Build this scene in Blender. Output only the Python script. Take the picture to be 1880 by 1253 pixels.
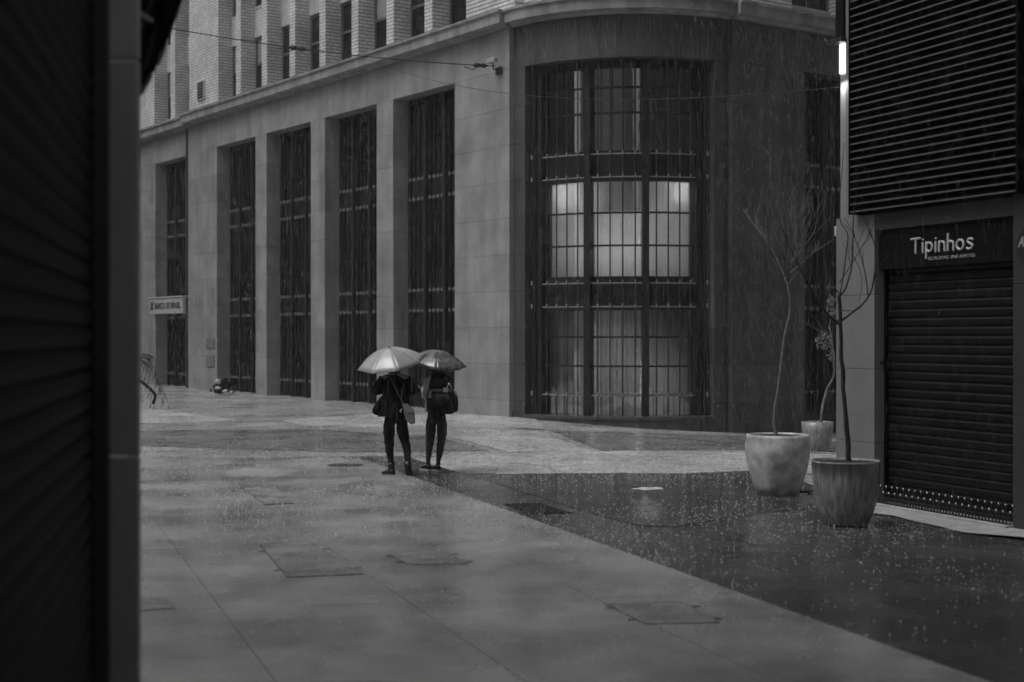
import bpy, bmesh, math, random
from mathutils import Vector, Matrix, noise as mnoise
random.seed(7)
R = math.radians
for o in list(bpy.data.objects): bpy.data.objects.remove(o, do_unlink=True)
SC = bpy.context.scene
COL = SC.collection

# ------------------------------------------------------------------ camera, sky, sun, exposure
EYE = 2.05; F = 2630.0; CX = 940.0; HZ = 617.0          # photo pixels: focal length, centre, horizon
cam_d = bpy.data.cameras.new('camera'); cam = bpy.data.objects.new('camera', cam_d); COL.objects.link(cam)
cam.location = (0, 0, EYE); cam.rotation_euler = (R(90 - 0.207), 0, 0)
cam_d.sensor_width = 36; cam_d.lens = 36 * F / 1880; cam_d.clip_start = 0.1; cam_d.clip_end = 600
cam_d.dof.use_dof = True; cam_d.dof.focus_distance = 21.5; cam_d.dof.aperture_fstop = 1.4
SC.camera = cam
SUN_AZ = (-0.90, -0.43); SUN_EL = 61.0
w = bpy.data.worlds.new('World'); SC.world = w; w.use_nodes = True
nt = w.node_tree; nt.nodes.clear()
sky = nt.nodes.new('ShaderNodeTexSky'); sky.sky_type = 'NISHITA'; sky.sun_disc = False
sky.sun_elevation = R(SUN_EL); sky.sun_rotation = math.atan2(SUN_AZ[0], SUN_AZ[1])
sky.air_density = 1.0; sky.dust_density = 6.0; sky.ozone_density = 1.0
bw = nt.nodes.new('ShaderNodeRGBToBW'); bg = nt.nodes.new('ShaderNodeBackground'); wo = nt.nodes.new('ShaderNodeOutputWorld')
nt.links.new(sky.outputs[0], bw.inputs[0]); nt.links.new(bw.outputs[0], bg.inputs[0]); nt.links.new(bg.outputs[0], wo.inputs[0])
bg.inputs[1].default_value = 0.10
sd = bpy.data.lights.new('sun', 'SUN'); so = bpy.data.objects.new('sun', sd); COL.objects.link(so)
sd.energy = 0.8; sd.angle = R(32); sd.color = (1, 1, 1)
sv = Vector((SUN_AZ[0] * math.cos(R(SUN_EL)), SUN_AZ[1] * math.cos(R(SUN_EL)), math.sin(R(SUN_EL))))
so.rotation_euler = sv.to_track_quat('Z', 'Y').to_euler(); so.location = sv * 40
SC.view_settings.view_transform = 'Standard'; SC.view_settings.look = 'None'
SC.view_settings.exposure = 0.08; SC.view_settings.gamma = 1.0; SC.view_settings.use_curve_mapping = False
SC.render.engine = 'CYCLES'

# ------------------------------------------------------------------ geometry of the place
def sm(x): x = max(0.0, min(1.0, x)); return x * x * (3 - 2 * x)
def zt(x, y):
    return -0.065 * max(0.0, x - 0.4) * sm((y - 20) / 12) + 0.006 * max(0.0, min(20, y - 37))
def P(u, v, y): return Vector(((u - CX) / F * y, y, EYE - (v - HZ) / F * y))
def G(u, v):
    z = 0.0
    for _ in range(12):
        y = (EYE - z) * F / (v - HZ); x = (u - CX) / F * y; z = zt(x, y)
    return Vector((x, y, z))
V2 = lambda x, y: Vector((x, y, 0))
A = V2(-0.573, 0.819).normalized(); NL = V2(-A.y, A.x); NL = NL if NL.y < 0 else -NL      # bank left street front
C0 = V2(-0.07, 36.4); R0 = 3.96
OC = C0 - NL * R0
B = -NL.copy(); NR = -A.copy(); D0 = OC + NR * R0
Z = Vector((0, 0, 1))
def FL(t, d, z): return C0 + A * t + NL * d + Z * z
def FR(s, d, z): return D0 + B * s + NR * d + Z * z
ANG0 = math.atan2((NL + NR).y, (NL + NR).x)
def FC(phi, r, z):
    a = ANG0 + R(phi); return OC + V2(math.cos(a), math.sin(a)) * r + Z * z
AS = V2(-0.395, 0.919).normalized(); NS = V2(-AS.y, AS.x); NS = NS if NS.x < 0 else -NS
S0 = V2(4.59, 17.5)
def FS(s, d, z): return S0 + AS * s + NS * d + Z * z

# ------------------------------------------------------------------ materials
MATS = {}
def nodes_of(m): m.use_nodes = True; return m.node_tree.nodes, m.node_tree.links
def mat(name, v, rough=0.6, var=0.15, scale=6.0, bump=0.0, bscale=40.0, stretch=1.0, spec=0.5, rvar=0.0,
        metal=0.0, objrand=0.0, streak=0.0, coat=0.0, speck=0.0, sfreq=2.6):
    if name in MATS: return MATS[name]
    m = bpy.data.materials.new(name); N, L = nodes_of(m)
    b = N['Principled BSDF']
    tc = N.new('ShaderNodeTexCoord'); mp = N.new('ShaderNodeMapping'); mp.inputs['Scale'].default_value = (1, 1, stretch)
    L.new(tc.outputs['Object'], mp.inputs[0])
    n1 = N.new('ShaderNodeTexNoise'); n1.inputs['Scale'].default_value = scale; n1.inputs['Detail'].default_value = 6
    L.new(mp.outputs[0], n1.inputs['Vector'])
    mr = N.new('ShaderNodeMapRange'); mr.inputs[1].default_value = 0.3; mr.inputs[2].default_value = 0.7
    mr.inputs[3].default_value = v * (1 - var); mr.inputs[4].default_value = v * (1 + var)
    L.new(n1.outputs['Fac'], mr.inputs[0])
    out = mr.outputs[0]
    def mul(o, node_out):
        k = N.new('ShaderNodeMath'); k.operation = 'MULTIPLY'; L.new(o, k.inputs[0]); L.new(node_out, k.inputs[1]); return k.outputs[0]
    if objrand:
        oi = N.new('ShaderNodeObjectInfo'); r2 = N.new('ShaderNodeMapRange'); L.new(oi.outputs['Random'], r2.inputs[0])
        r2.inputs[3].default_value = 1 - objrand; r2.inputs[4].default_value = 1 + objrand; out = mul(out, r2.outputs[0])
    if streak:
        mp2 = N.new('ShaderNodeMapping'); mp2.inputs['Scale'].default_value = (sfreq, sfreq, 0.085 * sfreq); L.new(tc.outputs['Object'], mp2.inputs[0])
        n3 = N.new('ShaderNodeTexNoise'); n3.inputs['Scale'].default_value = 1.0; n3.inputs['Detail'].default_value = 5; L.new(mp2.outputs[0], n3.inputs['Vector'])
        r3 = N.new('ShaderNodeMapRange'); r3.inputs[1].default_value = 0.35; r3.inputs[2].default_value = 0.7
        r3.inputs[3].default_value = 1 + streak * .4; r3.inputs[4].default_value = 1 - streak; L.new(n3.outputs['Fac'], r3.inputs[0]); out = mul(out, r3.outputs[0])
    if speck:
        n4 = N.new('ShaderNodeTexNoise'); n4.inputs['Scale'].default_value = 120; n4.inputs['Detail'].default_value = 2; L.new(tc.outputs['Object'], n4.inputs['Vector'])
        r4 = N.new('ShaderNodeMapRange'); r4.inputs[1].default_value = 0.35; r4.inputs[2].default_value = 0.65
        r4.inputs[3].default_value = 1 - speck; r4.inputs[4].default_value = 1 + speck; L.new(n4.outputs['Fac'], r4.inputs[0]); out = mul(out, r4.outputs[0])
    L.new(out, b.inputs['Base Color'])
    b.inputs['Roughness'].default_value = rough; b.inputs['Metallic'].default_value = metal
    b.inputs['Specular IOR Level'].default_value = spec; b.inputs['Coat Weight'].default_value = coat; b.inputs['Coat Roughness'].default_value = 0.12
    if rvar:
        rr = N.new('ShaderNodeMapRange'); rr.inputs[1].default_value = 0.3; rr.inputs[2].default_value = 0.7
        rr.inputs[3].default_value = max(0.02, rough - rvar); rr.inputs[4].default_value = rough + rvar
        n5 = N.new('ShaderNodeTexNoise'); n5.inputs['Scale'].default_value = scale * 0.6; n5.inputs['Detail'].default_value = 4
        L.new(mp.outputs[0], n5.inputs['Vector']); L.new(n5.outputs['Fac'], rr.inputs[0]); L.new(rr.outputs[0], b.inputs['Roughness'])
    if bump:
        n2 = N.new('ShaderNodeTexNoise'); n2.inputs['Scale'].default_value = bscale; n2.inputs['Detail'].default_value = 4
        L.new(tc.outputs['Object'], n2.inputs['Vector'])
        bp = N.new('ShaderNodeBump'); bp.inputs['Strength'].default_value = bump; bp.inputs['Distance'].default_value = 0.02
        L.new(n2.outputs['Fac'], bp.inputs['Height']); L.new(bp.outputs[0], b.inputs['Normal'])
    MATS[name] = m; return m
def brick_mat(name, v):
    m = bpy.data.materials.new(name); N, L = nodes_of(m); b = N['Principled BSDF']
    g = N.new('ShaderNodeNewGeometry'); sep = N.new('ShaderNodeSeparateXYZ'); L.new(g.outputs['Position'], sep.inputs[0])
    d = N.new('ShaderNodeVectorMath'); d.operation = 'DOT_PRODUCT'; d.inputs[1].default_value = (A + NL)
    L.new(g.outputs['Position'], d.inputs[0])
    zo = N.new('ShaderNodeMath'); zo.operation = 'SUBTRACT'; zo.inputs[1].default_value = 10.31; L.new(sep.outputs[2], zo.inputs[0])
    cb = N.new('ShaderNodeCombineXYZ'); L.new(d.outputs['Value'], cb.inputs[0]); L.new(zo.outputs[0], cb.inputs[1])
    br = N.new('ShaderNodeTexBrick'); L.new(cb.outputs[0], br.inputs['Vector'])
    br.inputs['Scale'].default_value = 1; br.inputs['Brick Width'].default_value = 0.25; br.inputs['Row Height'].default_value = 0.105
    br.inputs['Mortar Size'].default_value = 0.012; br.inputs['Mortar Smooth'].default_value = 0.2
    br.inputs['Color1'].default_value = (v, v, v, 1); br.inputs['Color2'].default_value = (v * .82, v * .82, v * .82, 1); br.inputs['Mortar'].default_value = (v * .55,) * 3 + (1,)
    n = N.new('ShaderNodeTexNoise'); n.inputs['Scale'].default_value = 1.3; n.inputs['Detail'].default_value = 6; L.new(g.outputs['Position'], n.inputs['Vector'])
    mr = N.new('ShaderNodeMapRange'); mr.inputs[1].default_value = .3; mr.inputs[2].default_value = .7; mr.inputs[3].default_value = .8; mr.inputs[4].default_value = 1.12
    L.new(n.outputs['Fac'], mr.inputs[0])
    mx = N.new('ShaderNodeMix'); mx.data_type = 'RGBA'; mx.blend_type = 'MULTIPLY'; mx.inputs[0].default_value = 1
    L.new(br.outputs['Color'], mx.inputs[6]); L.new(mr.outputs[0], mx.inputs[7]); L.new(mx.outputs[2], b.inputs['Base Color'])
    b.inputs['Roughness'].default_value = 0.6
    MATS[name] = m; return m
def wet_mat(name, v, r0, r1, var=0.25, scale=0.7, ripple=0.0, grain=0.25, mosaic=0.0, bump=0.12):
    """wet paving: base colour with stains, a water film whose gloss varies"""
    m = bpy.data.materials.new(name); N, L = nodes_of(m); b = N['Principled BSDF']
    g = N.new('ShaderNodeNewGeometry')
    def noise(s, det=5, vec=None):
        n = N.new('ShaderNodeTexNoise'); n.inputs['Scale'].default_value = s; n.inputs['Detail'].default_value = det
        L.new(vec if vec else g.outputs['Position'], n.inputs['Vector']); return n.outputs['Fac']
    def rng(i, a, c, lo=.3, hi=.7):
        r = N.new('ShaderNodeMapRange'); r.inputs[1].default_value = lo; r.inputs[2].default_value = hi
        r.inputs[3].default_value = a; r.inputs[4].default_value = c; L.new(i, r.inputs[0]); return r.outputs[0]
    def mul(a, c):
        k = N.new('ShaderNodeMath'); k.operation = 'MULTIPLY'; L.new(a, k.inputs[0]); L.new(c, k.inputs[1]); return k.outputs[0]
    col = mul(rng(noise(scale, 7), v * (1 - var), v * (1 + var)), rng(noise(60, 3), 1 - grain, 1 + grain))
    col = mul(col, rng(noise(3.1, 8), .90, 1.06, .38, .62)); col = mul(col, rng(noise(0.9, 9), .93, 1.04, .42, .55))
    hgt = noise(35, 4)
    if mosaic:
        vo = N.new('ShaderNodeTexVoronoi'); vo.feature = 'F1'; vo.inputs['Scale'].default_value = 14; L.new(g.outputs['Position'], vo.inputs['Vector'])
        col = mul(col, rng(vo.outputs['Distance'], 1 + mosaic * .3, 1 - mosaic, .3, .75))
        bwn = N.new('ShaderNodeRGBToBW'); L.new(vo.outputs['Color'], bwn.inputs[0]); col = mul(col, rng(bwn.outputs[0], 1 - mosaic * .5, 1 + mosaic * .5, .1, .9))
    L.new(col, b.inputs['Base Color'])
    L.new(rng(noise(scale * 1.7, 5), r0, r1, .35, .65), b.inputs['Roughness'])
    bp = N.new('ShaderNodeBump'); bp.inputs['Strength'].default_value = bump; bp.inputs['Distance'].default_value = 0.01; L.new(hgt, bp.inputs['Height'])
    last = bp
    if ripple:
        for s, st in ((9, ripple), (26, ripple * .8)):
            vo = N.new('ShaderNodeTexVoronoi'); vo.inputs['Scale'].default_value = s * .4; vo.inputs['Randomness'].default_value = 1; L.new(g.outputs['Position'], vo.inputs['Vector'])
            k = N.new('ShaderNodeMath'); k.operation = 'MULTIPLY'; k.inputs[1].default_value = 55; L.new(vo.outputs['Distance'], k.inputs[0])
            si = N.new('ShaderNodeMath'); si.operation = 'SINE'; L.new(k.outputs[0], si.inputs[0])
            b2 = N.new('ShaderNodeBump'); b2.inputs['Strength'].default_value = st; b2.inputs['Distance'].default_value = 0.004
            L.new(si.outputs[0], b2.inputs['Height']); L.new(last.outputs[0], b2.inputs['Normal']); last = b2
    L.new(last.outputs[0], b.inputs['Normal'])
    b.inputs['Specular IOR Level'].default_value = 0.5
    MATS[name] = m; return m
def glass_mat(name, tint=0.9, refl=1.0):
    m = bpy.data.materials.new(name); N, L = nodes_of(m); N.remove(N['Principled BSDF'])
    lw = N.new('ShaderNodeLayerWeight'); lw.inputs[0].default_value = 0.5
    pw = N.new('ShaderNodeMath'); pw.operation = 'POWER'; pw.inputs[1].default_value = 4.0; L.new(lw.outputs['Facing'], pw.inputs[0])
    fr = N.new('ShaderNodeMapRange'); fr.inputs[3].default_value = 0.19; fr.inputs[4].default_value = 0.85; L.new(pw.outputs[0], fr.inputs[0])
    gl = N.new('ShaderNodeBsdfGlossy'); gl.inputs['Roughness'].default_value = 0.03; gl.inputs['Color'].default_value = (refl,) * 3 + (1,)
    tr = N.new('ShaderNodeBsdfTransparent'); tr.inputs[0].default_value = (tint,) * 3 + (1,)
    mx = N.new('ShaderNodeMixShader'); L.new(fr.outputs[0], mx.inputs[0]); L.new(tr.outputs[0], mx.inputs[1]); L.new(gl.outputs[0], mx.inputs[2])
    n = N.new('ShaderNodeTexNoise'); n.inputs['Scale'].default_value = 2.2; tc = N.new('ShaderNodeTexCoord'); L.new(tc.outputs['Object'], n.inputs['Vector'])
    bp = N.new('ShaderNodeBump'); bp.inputs['Strength'].default_value = 0.08; bp.inputs['Distance'].default_value = .05; L.new(n.outputs['Fac'], bp.inputs['Height']); L.new(bp.outputs[0], gl.inputs['Normal'])
    L.new(mx.outputs[0], N['Material Output'].inputs[0]); MATS[name] = m; return m
def emit_mat(name, s):
    m = bpy.data.materials.new(name); N, L = nodes_of(m); N.remove(N['Principled BSDF'])
    e = N.new('ShaderNodeEmission'); e.inputs[1].default_value = s; L.new(e.outputs[0], N['Material Output'].inputs[0]); MATS[name] = m; return m
def translucent_mat(name, v, tfac=0.6, folds=0.0):
    m = bpy.data.materials.new(name); N, L = nodes_of(m); N.remove(N['Principled BSDF'])
    d = N.new('ShaderNodeBsdfDiffuse'); t = N.new('ShaderNodeBsdfTranslucent'); mx = N.new('ShaderNodeMixShader'); mx.inputs[0].default_value = tfac
    tc = N.new('ShaderNodeTexCoord'); n = N.new('ShaderNodeTexNoise'); n.inputs['Scale'].default_value = 3; L.new(tc.outputs['Object'], n.inputs['Vector'])
    r = N.new('ShaderNodeMapRange'); r.inputs[3].default_value = v * .85; r.inputs[4].default_value = v * 1.1; L.new(n.outputs['Fac'], r.inputs[0])
    L.new(r.outputs[0], d.inputs[0]); L.new(r.outputs[0], t.inputs[0])
    L.new(d.outputs[0], mx.inputs[1]); L.new(t.outputs[0], mx.inputs[2]); L.new(mx.outputs[0], N['Material Output'].inputs[0]); MATS[name] = m; return m
def water_mat(name, tr, v=0.9):
    m = bpy.data.materials.new(name); N, L = nodes_of(m); N.remove(N['Principled BSDF'])
    t = N.new('ShaderNodeBsdfTransparent'); d = N.new('ShaderNodeBsdfDiffuse'); d.inputs[0].default_value = (v, v, v, 1)
    s = N.new('ShaderNodeBsdfTranslucent'); s.inputs[0].default_value = (v, v, v, 1)
    m1 = N.new('ShaderNodeMixShader'); m1.inputs[0].default_value = 0.5; m2 = N.new('ShaderNodeMixShader'); m2.inputs[0].default_value = 1 - tr
    L.new(d.outputs[0], m1.inputs[1]); L.new(s.outputs[0], m1.inputs[2]); L.new(t.outputs[0], m2.inputs[1]); L.new(m1.outputs[0], m2.inputs[2])
    L.new(m2.outputs[0], N['Material Output'].inputs[0]); MATS[name] = m; return m

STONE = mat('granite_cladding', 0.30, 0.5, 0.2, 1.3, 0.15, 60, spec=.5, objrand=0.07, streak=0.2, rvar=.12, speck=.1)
STONE_C = mat('wet_shaded_granite', 0.085, 0.42, 0.2, 1.1, 0.1, 60, spec=.5, objrand=0.12, streak=0.35, rvar=.12, speck=.1)  # same granite, with the shade on corner and right front put into its colour
CORN = mat('cornice_stone', 0.30, 0.5, 0.2, 1.5, 0.08, 50, streak=0.35)
SPAND = mat('render_panel', 0.48, 0.7, 0.12, 2, streak=.2)
MORTAR = mat('joint_mortar', 0.10, 0.9, 0.1)  # dark mortar colour for the joints and brick backing
BRICK = brick_mat('pale_brick', 0.78)
FRAME = mat('dark_bronze_frame', 0.022, 0.5, 0.2, 8, spec=.25)
BAR = mat('grille_bar_metal', 0.03, 0.4, 0.2, 8, spec=.45)
CLAMP = mat('clamp_metal', 0.30, 0.4, 0.25, 8)
DGLASS = mat('dark_window_glass', 0.010, 0.22, 0.2, 3, spec=.28)
SASH = mat('painted_sash', 0.10, 0.5, .2)
BLINDUP = mat('pale_blind', 0.28, 0.6, .15, 3)
GLASS = glass_mat('curved_pane_glass', 0.86)
SHADE = translucent_mat('roller_shade', 0.75, 0.6)
CURT = translucent_mat('grey_curtain', 0.42, 0.5)
ROOMDK = mat('room_wall', 0.25, 0.8)
PLAST = mat('painted_render', 0.235, 0.6, 0.1, 2.5, 0.05, 60, streak=.08)
PLAST_D = mat('shaded_grey_render', 0.05, 0.6, 0.12, 2.5, 0.05, 60)  # grey render; shade on beam and right pier is put into the colour
LOUV = mat('louvre_metal', 0.006, 0.6, 0.15, 6, spec=.1)
LIP = mat('louvre_lip_skylit', 0.12, 0.45, 0.15, 6)  # louvre metal made paler: sky light on the lip put into the colour
BLACK = mat('black_board', 0.008, 0.55, 0.2, 4, spec=.15)
SHUT = mat('shutter_steel', 0.008, 0.45, 0.25, 3, spec=.3)
SHUT_L = mat('near_shutter_steel', 0.008, 0.6, 0.25, 3, spec=.12)
PILA = mat('pilaster_paint', 0.50, 0.6, 0.15, 2.5, streak=.15)
LETTER = mat('letter_white', 0.75, 0.4, .05)
SMALLT = mat('letter_grey', 0.4, 0.4, .05)
STEEL = mat('bright_steel', 0.55, 0.25, 0.1, 10, metal=1.0)
IRON = mat('dark_iron', 0.03, 0.45, 0.2, 20)
POT_A = mat('pale_concrete_pot', 0.60, 0.5, 0.45, 6, 0.2, 40, rvar=.15, streak=.15, sfreq=9)
POT_B = mat('streaked_clay_pot', 0.34, 0.35, 0.2, 4, 0.12, 30, streak=.5, rvar=.12, sfreq=34)
SOIL = mat('wet_soil', 0.03, 0.6, .4, 30, .6, 60)
BARK = mat('wet_bark', 0.035, 0.55, .35, 20, .4, 60)
BARK_P = mat('pale_bark', 0.17, 0.6, .3, 20, .3, 60)
LEAF = mat('pale_leaf', 0.22, 0.5, .3, 12)
LEAF_D = mat('green_leaf', 0.08, 0.4, .3, 12)
COATM = mat('black_wool', 0.008, 0.9, .3, 20, .2, 120, spec=.15)
LEGG = mat('black_leggings', 0.010, 0.75, .3, 20, spec=.25)
LEGG_B = mat('charcoal_leggings', 0.05, 0.7, .3, 20, spec=.25)
SKIN = mat('skin', 0.28, 0.5, .1, 10)
HAIR = mat('dark_hair', 0.010, 0.5, .4, 60, .3, 200)
BOOT = mat('black_leather', 0.012, 0.35, .2, 20)
SOLE = mat('white_rubber', 0.6, 0.5, .1)
JACK = mat('light_jacket', 0.48, 0.75, .15, 12, .25, 50)
PACK = mat('black_nylon', 0.010, 0.5, .3, 20, .25, 90, spec=.35)
PACK_W = mat('webbing_grey', 0.12, 0.6, .2, 20)
BAGM = mat('tan_leather_bag', 0.20, 0.45, .15, 10, .15, 40)
UMB_A = mat('grey_wet_umbrella', 0.46, 0.2, .08, 6, .08, 30, spec=.6, objrand=.28)
UMB_B = mat('dark_glossy_umbrella', 0.12, 0.14, .9, 9, .3, 22, spec=1.0, rvar=.1, objrand=.35)
CLOTH_W = mat('white_cloth', 0.55, 0.8, .2, 12)
WIRE = mat('black_cable', 0.02, 0.6, .1)
WETLITE = wet_mat('wet_light_concrete', 0.34, 0.05, 0.40, .28, .45, grain=.28, bump=.2)
WETSTRIP = wet_mat('wet_grey_strip', 0.085, 0.14, 0.34, .25, .7, grain=.25)
WETDARK = wet_mat('wet_dark_asphalt', 0.075, 0.12, 0.36, .3, .8, grain=.35, bump=.2)
WETMOS = wet_mat('wet_mosaic_paving', 0.40, 0.2, 0.45, .25, .5, grain=.3, mosaic=.5, bump=.25)
WETMOS_L = wet_mat('wet_pale_mosaic', 0.56, 0.22, 0.45, .2, .6, grain=.3, mosaic=.4, bump=.25)
WETMOS_D = wet_mat('wet_dark_mosaic', 0.22, 0.18, 0.4, .25, .6, grain=.3, mosaic=.5, bump=.25)
PUDDLE = wet_mat('puddle_water', 0.03, 0.03, 0.09, .3, .8, ripple=.5, grain=.1, bump=.02)
DRY = mat('dry_concrete', 0.42, 0.75, .18, 5, .15, 60)
COVER = wet_mat('wet_cover', 0.30, 0.12, 0.4, .3, 1.5, grain=.3, bump=.3)
SEAM = mat('dark_seam', 0.03, 0.5, .3, 10)
RAINM = water_mat('rain_water', 0.925)
SPLM = water_mat('splash_water', 0.38, .97)

# ------------------------------------------------------------------ builders
ROOT = {}
class MB:
    def __init__(s): s.v = []; s.f = []; s.mi = []; s.sm = False
    def add(s, vs, fs, mi=0):
        b = len(s.v); s.v += [Vector(x) for x in vs]; s.f += [tuple(b + i for i in f) for f in fs]; s.mi += [mi] * len(fs); return s
    def box(s, fr, a, b, c, mi=0):
        """box in a frame fr(p,q,r): a=(p0,p1) b=(q0,q1) c=(r0,r1)"""
        vs = [fr(p, q, r) for r in c for q in b for p in a]
        return s.add(vs, [(0, 1, 3, 2), (4, 6, 7, 5), (0, 4, 5, 1), (2, 3, 7, 6), (0, 2, 6, 4), (1, 5, 7, 3)], mi)
    def wbox(s, x, y, z, mi=0): return s.box(lambda p, q, r: Vector((p, q, r)), x, y, z, mi)
    def curved(s, p0, p1, r0, r1, z0, z1, n=8, mi=0):
        vs = []; fs = []
        for i in range(n + 1):
            ph = p0 + (p1 - p0) * i / n
            vs += [FC(ph, r0, z0), FC(ph, r1, z0), FC(ph, r1, z1), FC(ph, r0, z1)]
        for i in range(n):
            k = 4 * i
            for j in range(4): fs.append((k + j, k + (j + 1) % 4, k + 4 + (j + 1) % 4, k + 4 + j))
        fs += [(0, 3, 2, 1), (4 * n, 4 * n + 1, 4 * n + 2, 4 * n + 3)]
        return s.add(vs, fs, mi)
    def tube(s, pts, rad, n=8, cap=True, mi=0):
        pts = [Vector(p) for p in pts]; rad = rad if isinstance(rad, (list, tuple)) else [rad] * len(pts)
        vs = []; fs = []; prev = None
        for i, p in enumerate(pts):
            d = (pts[min(i + 1, len(pts) - 1)] - pts[max(i - 1, 0)])
            d = d.normalized() if d.length > 1e-9 else Vector((0, 0, 1))
            if prev is None:
                x = d.cross(Vector((0, 0, 1)));  x = x if x.length > .05 else d.cross(Vector((1, 0, 0)))
            else: x = prev - d * prev.dot(d)
            x.normalize(); prev = x; y = d.cross(x); r = rad[i]; rx, ry = r if isinstance(r, (list, tuple)) else (r, r)
            for k in range(n):
                a = 2 * math.pi * k / n; vs.append(p + x * math.cos(a) * rx + y * math.sin(a) * ry)
        for i in range(len(pts) - 1):
            for k in range(n): fs.append((i * n + k, i * n + (k + 1) % n, (i + 1) * n + (k + 1) % n, (i + 1) * n + k))
        if cap: fs += [tuple(range(n))[::-1], tuple(range((len(pts) - 1) * n, len(pts) * n))]
        return s.add(vs, fs, mi)
    def lathe(s, prof, c=(0, 0, 0), n=32, mi=0, sx=1, sy=1):
        c = Vector(c); vs = []; fs = []
        for r, z in prof:
            for k in range(n):
                a = 2 * math.pi * k / n; vs.append(c + Vector((r * sx * math.cos(a), r * sy * math.sin(a), z)))
        for i in range(len(prof) - 1):
            for k in range(n): fs.append((i * n + k, i * n + (k + 1) % n, (i + 1) * n + (k + 1) % n, (i + 1) * n + k))
        return s.add(vs, fs, mi)
    def loft(s, rings, mi=0, cap0=False, cap1=False):
        n = len(rings[0]); vs = [p for r in rings for p in r]; fs = []
        for i in range(len(rings) - 1):
            for k in range(n): fs.append((i * n + k, i * n + (k + 1) % n, (i + 1) * n + (k + 1) % n, (i + 1) * n + k))
        if cap0: fs.append(tuple(range(n))[::-1])
        if cap1: fs.append(tuple(range((len(rings) - 1) * n, len(rings) * n)))
        return s.add(vs, fs, mi)
    def ball(s, c, r, n=8, m=6, mi=0):
        rx, ry, rz = r if isinstance(r, (tuple, list)) else (r, r, r); c = Vector(c)
        rings = []
        for i in range(m + 1):
            t = math.pi * (0.02 + 0.96 * i / m)
            rings.append([c + Vector((rx * math.sin(t) * math.cos(2 * math.pi * k / n), ry * math.sin(t) * math.sin(2 * math.pi * k / n), -rz * math.cos(t))) for k in range(n)])
        return s.loft(rings, mi, True, True)
    def prism(s, poly, off, mi=0):
        n = len(poly); off = Vector(off); vs = [Vector(p) for p in poly] + [Vector(p) + off for p in poly]
        fs = [tuple(range(n)), tuple(range(2 * n - 1, n - 1, -1))] + [(i, i + n, (i + 1) % n + n, (i + 1) % n) for i in range(n)]
        return s.add(vs, fs, mi)
    def mesh(s, name, off=Vector((0, 0, 0))):
        me = bpy.data.meshes.new(name); me.from_pydata([v - off for v in s.v], [], s.f)
        bm = bmesh.new(); bm.from_mesh(me); bmesh.ops.recalc_face_normals(bm, faces=bm.faces); bm.to_mesh(me); bm.free()
        if s.sm: me.shade_smooth()
        return me
    def build(s, name, m, parent=None, smooth=False, local=False):
        s.sm = smooth
        off = Vector((0, 0, 0)) if (parent is None or local) else ROOT.get(parent.name, Vector((0, 0, 0)))
        me = s.mesh(name, off)
        ms = m if isinstance(m, (list, tuple)) else [m]
        for k in ms: me.materials.append(k)
        if len(ms) > 1:
            for p, i in zip(me.polygons, s.mi): p.material_index = i
        o = bpy.data.objects.new(name, me); COL.objects.link(o)
        if parent is not None: o.parent = parent; ROOT[o.name] = ROOT.get(parent.name, Vector((0, 0, 0))) if not local else Vector((0, 0, 0))
        return o
def thing(name, label, cat, loc=(0, 0, 0), group=None, rot=None):
    o = bpy.data.objects.new(name, None); COL.objects.link(o); o.location = loc; o.empty_display_size = .2
    if rot: o.rotation_euler = rot
    o['label'] = label; o['category'] = cat
    if group: o['group'] = group
    ROOT[o.name] = Vector(loc); return o
def tag(o, label, cat, group=None, kind=None):
    o['label'] = label; o['category'] = cat
    if group: o['group'] = group
    if kind: o['kind'] = kind
    return o
def struct(o, label=None):
    o['kind'] = 'structure'
    if label: o['label'] = label
    return o
def put(me, name, parent, loc, rot=(0, 0, 0)):
    o = bpy.data.objects.new(name, me); COL.objects.link(o); o.parent = parent
    o.location = Vector(loc) - ROOT.get(parent.name, Vector((0, 0, 0))); o.rotation_euler = rot; return o
def bev(o, w=.01, seg=2):
    md = o.modifiers.new('bevel', 'BEVEL'); md.width = w; md.segments = seg; md.limit_method = 'ANGLE'; return o
def sheet(name, poly, m, lift, sub=0.6):
    """flat paving sheet laid over the terrain: poly is a list of xy points"""
    bm = bmesh.new(); vs = [bm.verts.new((p[0], p[1], 0)) for p in poly]; bm.faces.new(vs)
    bmesh.ops.triangulate(bm, faces=bm.faces)
    for _ in range(6):
        es = [e for e in bm.edges if e.calc_length() > sub]
        if not es or len(bm.verts) > 6000: break
        bmesh.ops.subdivide_edges(bm, edges=es, cuts=1, use_grid_fill=False); bmesh.ops.triangulate(bm, faces=bm.faces)
    for v in bm.verts: v.co.z = zt(v.co.x, v.co.y) + lift
    bmesh.ops.recalc_face_normals(bm, faces=bm.faces)
    for f in bm.faces:
        if f.normal.z < 0: f.normal_flip()
    me = bpy.data.meshes.new(name); bm.to_mesh(me); bm.free(); me.materials.append(m); me.shade_smooth()
    o = bpy.data.objects.new(name, me); COL.objects.link(o); return o
GP = lambda pts: [G(u, v) for u, v in pts]

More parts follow.
